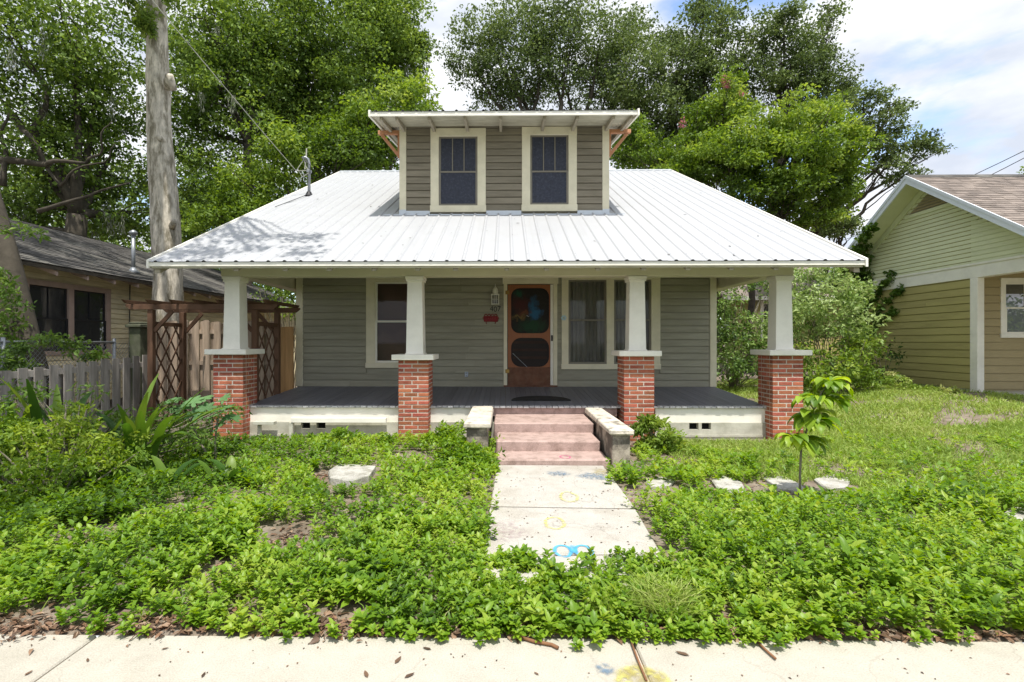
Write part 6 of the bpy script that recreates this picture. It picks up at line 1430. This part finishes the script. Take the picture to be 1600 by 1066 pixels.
def sprout(x, y, h, s, tone, fine):
    """a leafy stem: whorls of pointed leaves, biggest in the middle"""
    sp = random.random(); n = 13 if fine else 9; z = gz(x, y)
    wf, lf = (1.12, 1) if sp < .72 else (.7, 1.2) if sp < .80 else (1.5, .8) if sp < .97 else (1.15, 1.45)
    if sp > .97: n = 7; h *= 1.15
    lx_, ly_ = random.uniform(-.35, .35), random.uniform(-.45, .2)
    A = (PP, DD, NN, LL_, WW, RR) if fine else (PP2, DD2, NN2, LL2, WW2, RR2)
    a0 = random.uniform(0, 6.28)
    for i in range(n):
        u = 0.35+0.65*(i/(n-1)); a = a0+i*2.4; hz = h*u
        A[0].append((x+lx_*hz, y+ly_*hz, z+hz)); e = 0.0+.85*(u-.35)/.65*random.uniform(.5, 1.3)
        A[1].append((math.cos(a)*math.cos(e)+lx_, math.sin(a)*math.cos(e)+ly_, math.sin(e)))
        A[2].append((random.uniform(-.3, .3)-math.cos(a)*e*.7, random.uniform(-.3, .3)-math.sin(a)*e*.7, 1))
        l = s*lf*random.uniform(.7, 1.2)*(1-.35*abs(u-.7)); A[3].append(l); A[4].append(l/lf*wf*random.uniform(.48, .62)); A[5].append(max(0, min(1, tone+random.gauss(0, .13)+.1*(u-.6))))
for y0, y1, x0f, dn, fine in ((2.72, 4.2, 1.08, 600, True), (4.2, 6.0, 1.06, 360, False), (6.0, 8.4, 1.25, 240, False), (8.4, 10.2, 1.0, 60, False)):
    xv_ = y1*x0f+0.3; xh = max(xv_, 6.9); N_s = int((y1-y0)*2*xh*dn)
    for _ in range(N_s):
        x, y = random.uniform(-xh, xh), random.uniform(y0, y1)
        if abs(x) > xv_ and random.random() < .45: continue
        if x < FLX+.15: continue
        c = cover(x, y)
        if random.random() > c: continue
        hh = 0.085+0.10*max(0, nse(x, y, 0.9, 12)+.3)+random.uniform(0, .06)
        e = y-2.95
        hh *= min(1, .72+e*.9) if e < .5 else 1
        if x > 1.3 and y < 5: hh *= 1.35
        if -1.0 < x < -0.25 and y > 6.3: hh *= 1.7
        elif x < -1.0 and y > 7.0: hh *= .6
        if x > 1.2 and y > 5: hh *= .75
        dk = painted_shade(x, y)
        if -.3 < x < 1.3 and y < 3.7: hh = min(hh, .10)
        for (bx, by, r) in STONES:
            if abs(x-bx) < r+.05 and 0 < by-y < .75: hh *= .55
        s = (0.039 if fine else 0.048)*random.uniform(.6, 1.5)
        hh *= random.choice((.6, .8, 1, 1, 1.1, 1.25))
        if nse(x, y, 1.7, 20) > .25: s *= 1.35
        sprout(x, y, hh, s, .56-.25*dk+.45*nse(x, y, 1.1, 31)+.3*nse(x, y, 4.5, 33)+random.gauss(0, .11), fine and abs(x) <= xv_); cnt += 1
for k in range(150):      # sprigs that lean out over the sidewalk edge
    x = random.choice((random.gauss(.2, .5), random.uniform(-2.2, 3.6), random.gauss(1.1, .3)))
    y = 2.735-abs(random.gauss(0, .045)); sprout(x, y+.02, random.uniform(.03, .08), .04*random.uniform(.7, 1.3), .6+random.gauss(0, .1), True)
def arr(A): return [np.array(a, dtype=float) for a in A]
for A, fine in (((PP, DD, NN, LL_, WW, RR), True), ((PP2, DD2, NN2, LL2, WW2, RR2), False)):
    Lv = Leaves(); Lv.add(*arr(A)); o = Lv.build('ground_cover', 'ground_leaf', None, fine=fine, fold=.18)
    tag(o, 'bright green leafy weeds covering the front yard '+('nearest the sidewalk' if fine else 'back towards the porch'), 'ground cover', kind='stuff')
# taller weeds against the cheek wall and the porch
Lv = Leaves()
for (px, py, Y, r) in ((715, 690, 7.3, .22), (745, 690, 6.5, .2), (720, 690, 6.5, .2), (745, 680, 7.0, .2), (690, 700, 7.2, .2), (755, 715, 6.3, .17), (735, 712, 6.35, .18), (712, 715, 6.3, .17), (765, 735, 6.1, .12), (600, 690, 7.7, .10), (535, 690, 7.7, .13)): blob_leaves(Lv, (X(px, Y), Y, gz(X(px, Y), Y)+r*.9), (r*1.2, r, r*.95), int(3200*r), .06, .10, tone=.6, aspect=.5, hollow=.2)
tag(Lv.build('tall_weeds', 'ground_leaf'), 'taller leafy weeds crowding the left cheek wall and porch base', 'weeds', kind='stuff')
# overgrowth over the lower end of the path
Lv = Leaves()
for k in range(32):
    x = random.uniform(-.35, 1.5); y = random.uniform(2.98, 3.3); blob_leaves(Lv, (x, y, .08), (.16, .10, .05), 100, .045, .1, tone=.55, aspect=.48, hollow=.1)
tag(Lv.build('path_weeds', 'ground_leaf', fine=True), 'leafy weeds spilling across the lower end of the path', 'weeds', kind='stuff')
# --- grass on the right side yard
def blades(n, xr, yr, cond, hmin, hmax, name, label, m='grass_blade', w=.008, tone=.5):
    P = []; 
    while len(P) < n:
        x = rng.uniform(*xr, 4000); y = rng.uniform(*yr, 4000)
        for a, b in zip(x, y):
            if random.random() < cond(a, b): P.append((a, b, gz(a, b)))
            if len(P) >= n: break
    P = np.array(P); n = len(P); a = rng.random(n)*6.28; e = rng.uniform(.25, 1.0, n)
    D = np.stack([np.cos(a)*e, np.sin(a)*e, np.ones(n)], 1); D = nrm(D); S = nrm(np.cross(D, rand_dirs(n))); h = rng.uniform(hmin, hmax, n)*(1+.5*np.array([nse(p[0], p[1], .8, 3) for p in P])); h = h[:, None]
    Hd = np.stack([D[:, 0], D[:, 1], -D[:, 2]*.5], 1)
    V = np.stack([P-S*w/2, P+S*w/2, P+D*h*.55-S*w*.4, P+D*h*.55+S*w*.4, P+D*h*.85+Hd*h*.28], 1)
    F = np.array([[0, 1, 3], [0, 3, 2], [2, 3, 4]]); FF = (F[None]+(np.arange(n)*5)[:, None, None]).reshape(-1, 3)
    r = np.clip(tone+rng.normal(0, .17, n)+.25*np.array([nse(p[0], p[1], 1.1, 40) for p in P]), 0, 1)
    o_ = P.mean(0); me = np_mesh(name, V.reshape(-1, 3)-o_, FF, m, rnd=np.repeat(r, 5)); return tag(link(name, me, o_), label, 'grass', kind='stuff')
def gcond(x, y):
    if any(math.hypot(x-b[0], y-b[1]) < b[2] for b in STONES): return 0
    if XL-.3 < x < XR+.35 and y > 8: return 0
    if x > RX-.1 and y > 10: return 0
    g = sstep(2.6, 4.2, x+(y-5.0)*.5)*sstep(4.2, 5.6, y+ (x-4)*.08)
    if abs(x-W(1490, 0, 6.5).x+ (y-6.5)*-.9) < .5 and nse(x, y, 1.7, 50) > -.2: g *= .22
    return max(0.0, g*min(1, .75+1.4*(nse(x, y, .9, 60)+.35*nse(x, y, 3.5, 61)+.12)))
blades(85000, (2.2, 9.0), (4.2, 9.0), gcond, .05, .15, 'lawn_grass', 'light green uneven grass on the right side of the yard', w=.009, tone=.52)
blades(60000, (4.4, 13.5), (8.5, 18), gcond, .05, .16, 'side_grass', 'light grass running back beside the olive house', w=.014, tone=.6)
blades(4500, (-6, 6.5), (2.8, 6.5), lambda x, y: cover(x, y)*max(0, .15+nse(x, y, 1.4, 90)*2), .10, .26, 'weed_grass', 'thin grass blades standing among the front yard weeds', w=.005, tone=.55)
# tussock near the sidewalk
blades(900, (.75, 1.05), (2.82, 3.15), lambda a, b: 1 if math.hypot(a-.9, b-2.98) < .14 else 0, .10, .24, 'grass_tussock', 'arching pale grass tuft at the lower end of the path', w=.007, tone=.65)
blades(500, (.45, .75), (2.85, 3.1), lambda a, b: 1 if math.hypot(a-.6, b-2.97) < .1 else 0, .08, .2, 'grass_tuft', 'short grass tuft left of the arching tuft', w=.007, tone=.55)
# weeds along the olive wall
Lv = Leaves()
for (px, py, Y, r, hh) in ((1400, 590, 13.0, .2, .45), (1425, 600, 12.8, .22, .25), (1395, 560, 13.4, .08, .7), (1480, 606, 12.3, .16, .2), (1440, 604, 12.6, .2, .15)): blob_leaves(Lv, (X(px, Y), Y, gz(X(px, Y), Y)+hh*.5), (r, r, hh*.55), 420, .06, .12, tone=.6)
tag(Lv.build('wall_weeds', 'grass_blade'), 'pale straggly weeds along the foot of the olive wall', 'weeds', kind='stuff')
# --- litter of dead leaves
def litter(n, f, name, label, s0=.025, s1=.06):
    P = [];
    for _ in range(n):
        x, y = f(); P.append((x, y, (gz(x, y) if y > 2.75 else 0)+random.uniform(.004, .014)))
    P = np.array(P); a = rng.random(n)*6.28; D = np.stack([np.cos(a), np.sin(a), rng.normal(0, .15, n)], 1); N = np.stack([rng.normal(0, .3, n), rng.normal(0, .3, n), np.ones(n)], 1)
    s = s0+(s1-s0)*1.6*rng.random(n)**2.2; Lv = Leaves(); Lv.add(P, D, N, s, s*rng.uniform(.15, .6, n), rng.random(n)**1.3); return tag(Lv.build(name, 'dead_leaf', fine=True), label, 'leaf litter', kind='stuff')
litter(3600, lambda: (random.uniform(-4.2, 4.2), 2.74+abs(random.gauss(0, .09))), 'leaf_litter', 'brown dead leaves lying along the edge of the sidewalk', .012, .06)
litter(2600, lambda: (lambda b: (b[0]+random.gauss(0, b[2]*.5), b[1]+random.gauss(0, b[2]*.5)))(random.choice(BARE[:19])), 'bark_litter', 'brown litter lying on the bare soil patches', .02, .05)
litter(1500, lambda: (random.uniform(1.8, 4.3), random.uniform(7.2, 8.05)), 'mulch', 'brown leaf mulch at the foot of the right foundation wall', .02, .05)
# single dead leaves and twigs on the paving
def dead(px, py, s, lab, z=0.003, rot=None, grp='dead leaves on the sidewalk'):
    x, y = gxy(px, py, z); V = np.array([(-.5, 0, 0), (-.2, -.17, .04), (.2, -.14, .03), (.5, 0, .06), (.2, .14, .03), (-.2, .17, .05), (0, 0, 0)])*s; F = np.array([(6, 0, 1), (6, 1, 2), (6, 2, 3), (6, 3, 4), (6, 4, 5), (6, 5, 0)])
    me = np_mesh('dead_leaf', V, F, 'dead_leaf', rnd=np.full(7, random.random()*.7)); o = link('dead_leaf', me, (x, y, z+.002), None, rot=(0, 0, rot if rot is not None else random.uniform(0, 3))); return tag(o, lab, 'leaf', grp)
for (px, py, s, lab) in ((667, 1014, .05, 'curled brown leaf on the sidewalk just left of centre near the weeds'), (622, 1032, .06, 'brown leaf on the sidewalk below the middle of the left weeds'), (572, 1054, .055, 'narrow dark leaf at the bottom edge left of centre'), (640, 1056, .055, 'thin dark leaf right of the narrow one at the bottom edge'), (45, 1052, .04, 'reddish leaf at the bottom left of the left joint'),
                         (137, 1032, .035, 'small brown leaf just right of the left sidewalk joint'), (1066, 1022, .07, 'greenish brown leaf on the slab right of the middle joint'), (318, 1055, .04, 'small reddish leaf on the bottom edge of the left slab'), (838, 1053, .03, 'dark speck of a leaf left of the middle joint'), (1282, 1005, .03, 'small dark leaf near the weeds on the right slab'), (258, 1014, .035, 'small brown leaf under the weeds on the left slab'), (1190, 1010, .04, 'dark leaf by the fallen twig on the right slab')):
    dead(px, py, s, lab)
def spread(n, f, z, s0, s1, name, label):
    P = np.array([(*f(), z) for _ in range(n)]); a = rng.random(n)*6.28; D = np.stack([np.cos(a), np.sin(a), np.zeros(n)], 1); s = rng.uniform(s0, s1, n); Lv = Leaves(); Lv.add(P, D, np.tile([0, 0, 1.0], (n, 1))+rng.normal(0, .15, (n, 3)), s, s*.5, rng.random(n)*.6); return tag(Lv.build(name, 'dead_leaf'), label, 'debris', kind='stuff')
spread(170, lambda: (random.uniform(-3, 3.4), random.uniform(2.1, 2.72)), .003, .006, .02, 'sidewalk_debris', 'tiny brown leaf specks scattered on the sidewalk')
spread(130, lambda: (random.uniform(-.1, 1.15), random.uniform(3.8, 6.3)), PZ+.004, .008, .03, 'path_debris', 'tiny dark specks scattered on the garden path')
for (pts_, lab, r) in (([(985, 1000), (994, 1025), (1002, 1045), (1010, 1064)], 'long thin brown twig lying along the middle sidewalk joint', .006), ([(815, 997), (835, 1003), (862, 1008), (872, 1013)], 'thick reddish twig lying under the weeds left of the middle joint', .009), ([(1180, 1000), (1195, 1015), (1212, 1030)], 'forked dark twig on the slab right of the grass tuft', .006)):
    tag(MB().tube([(*gxy(px, py, .01), .012) for px, py in pts_], r, 6).build('twig', 'twig', None, smooth=True), lab, 'twig', 'fallen twigs on the sidewalk')
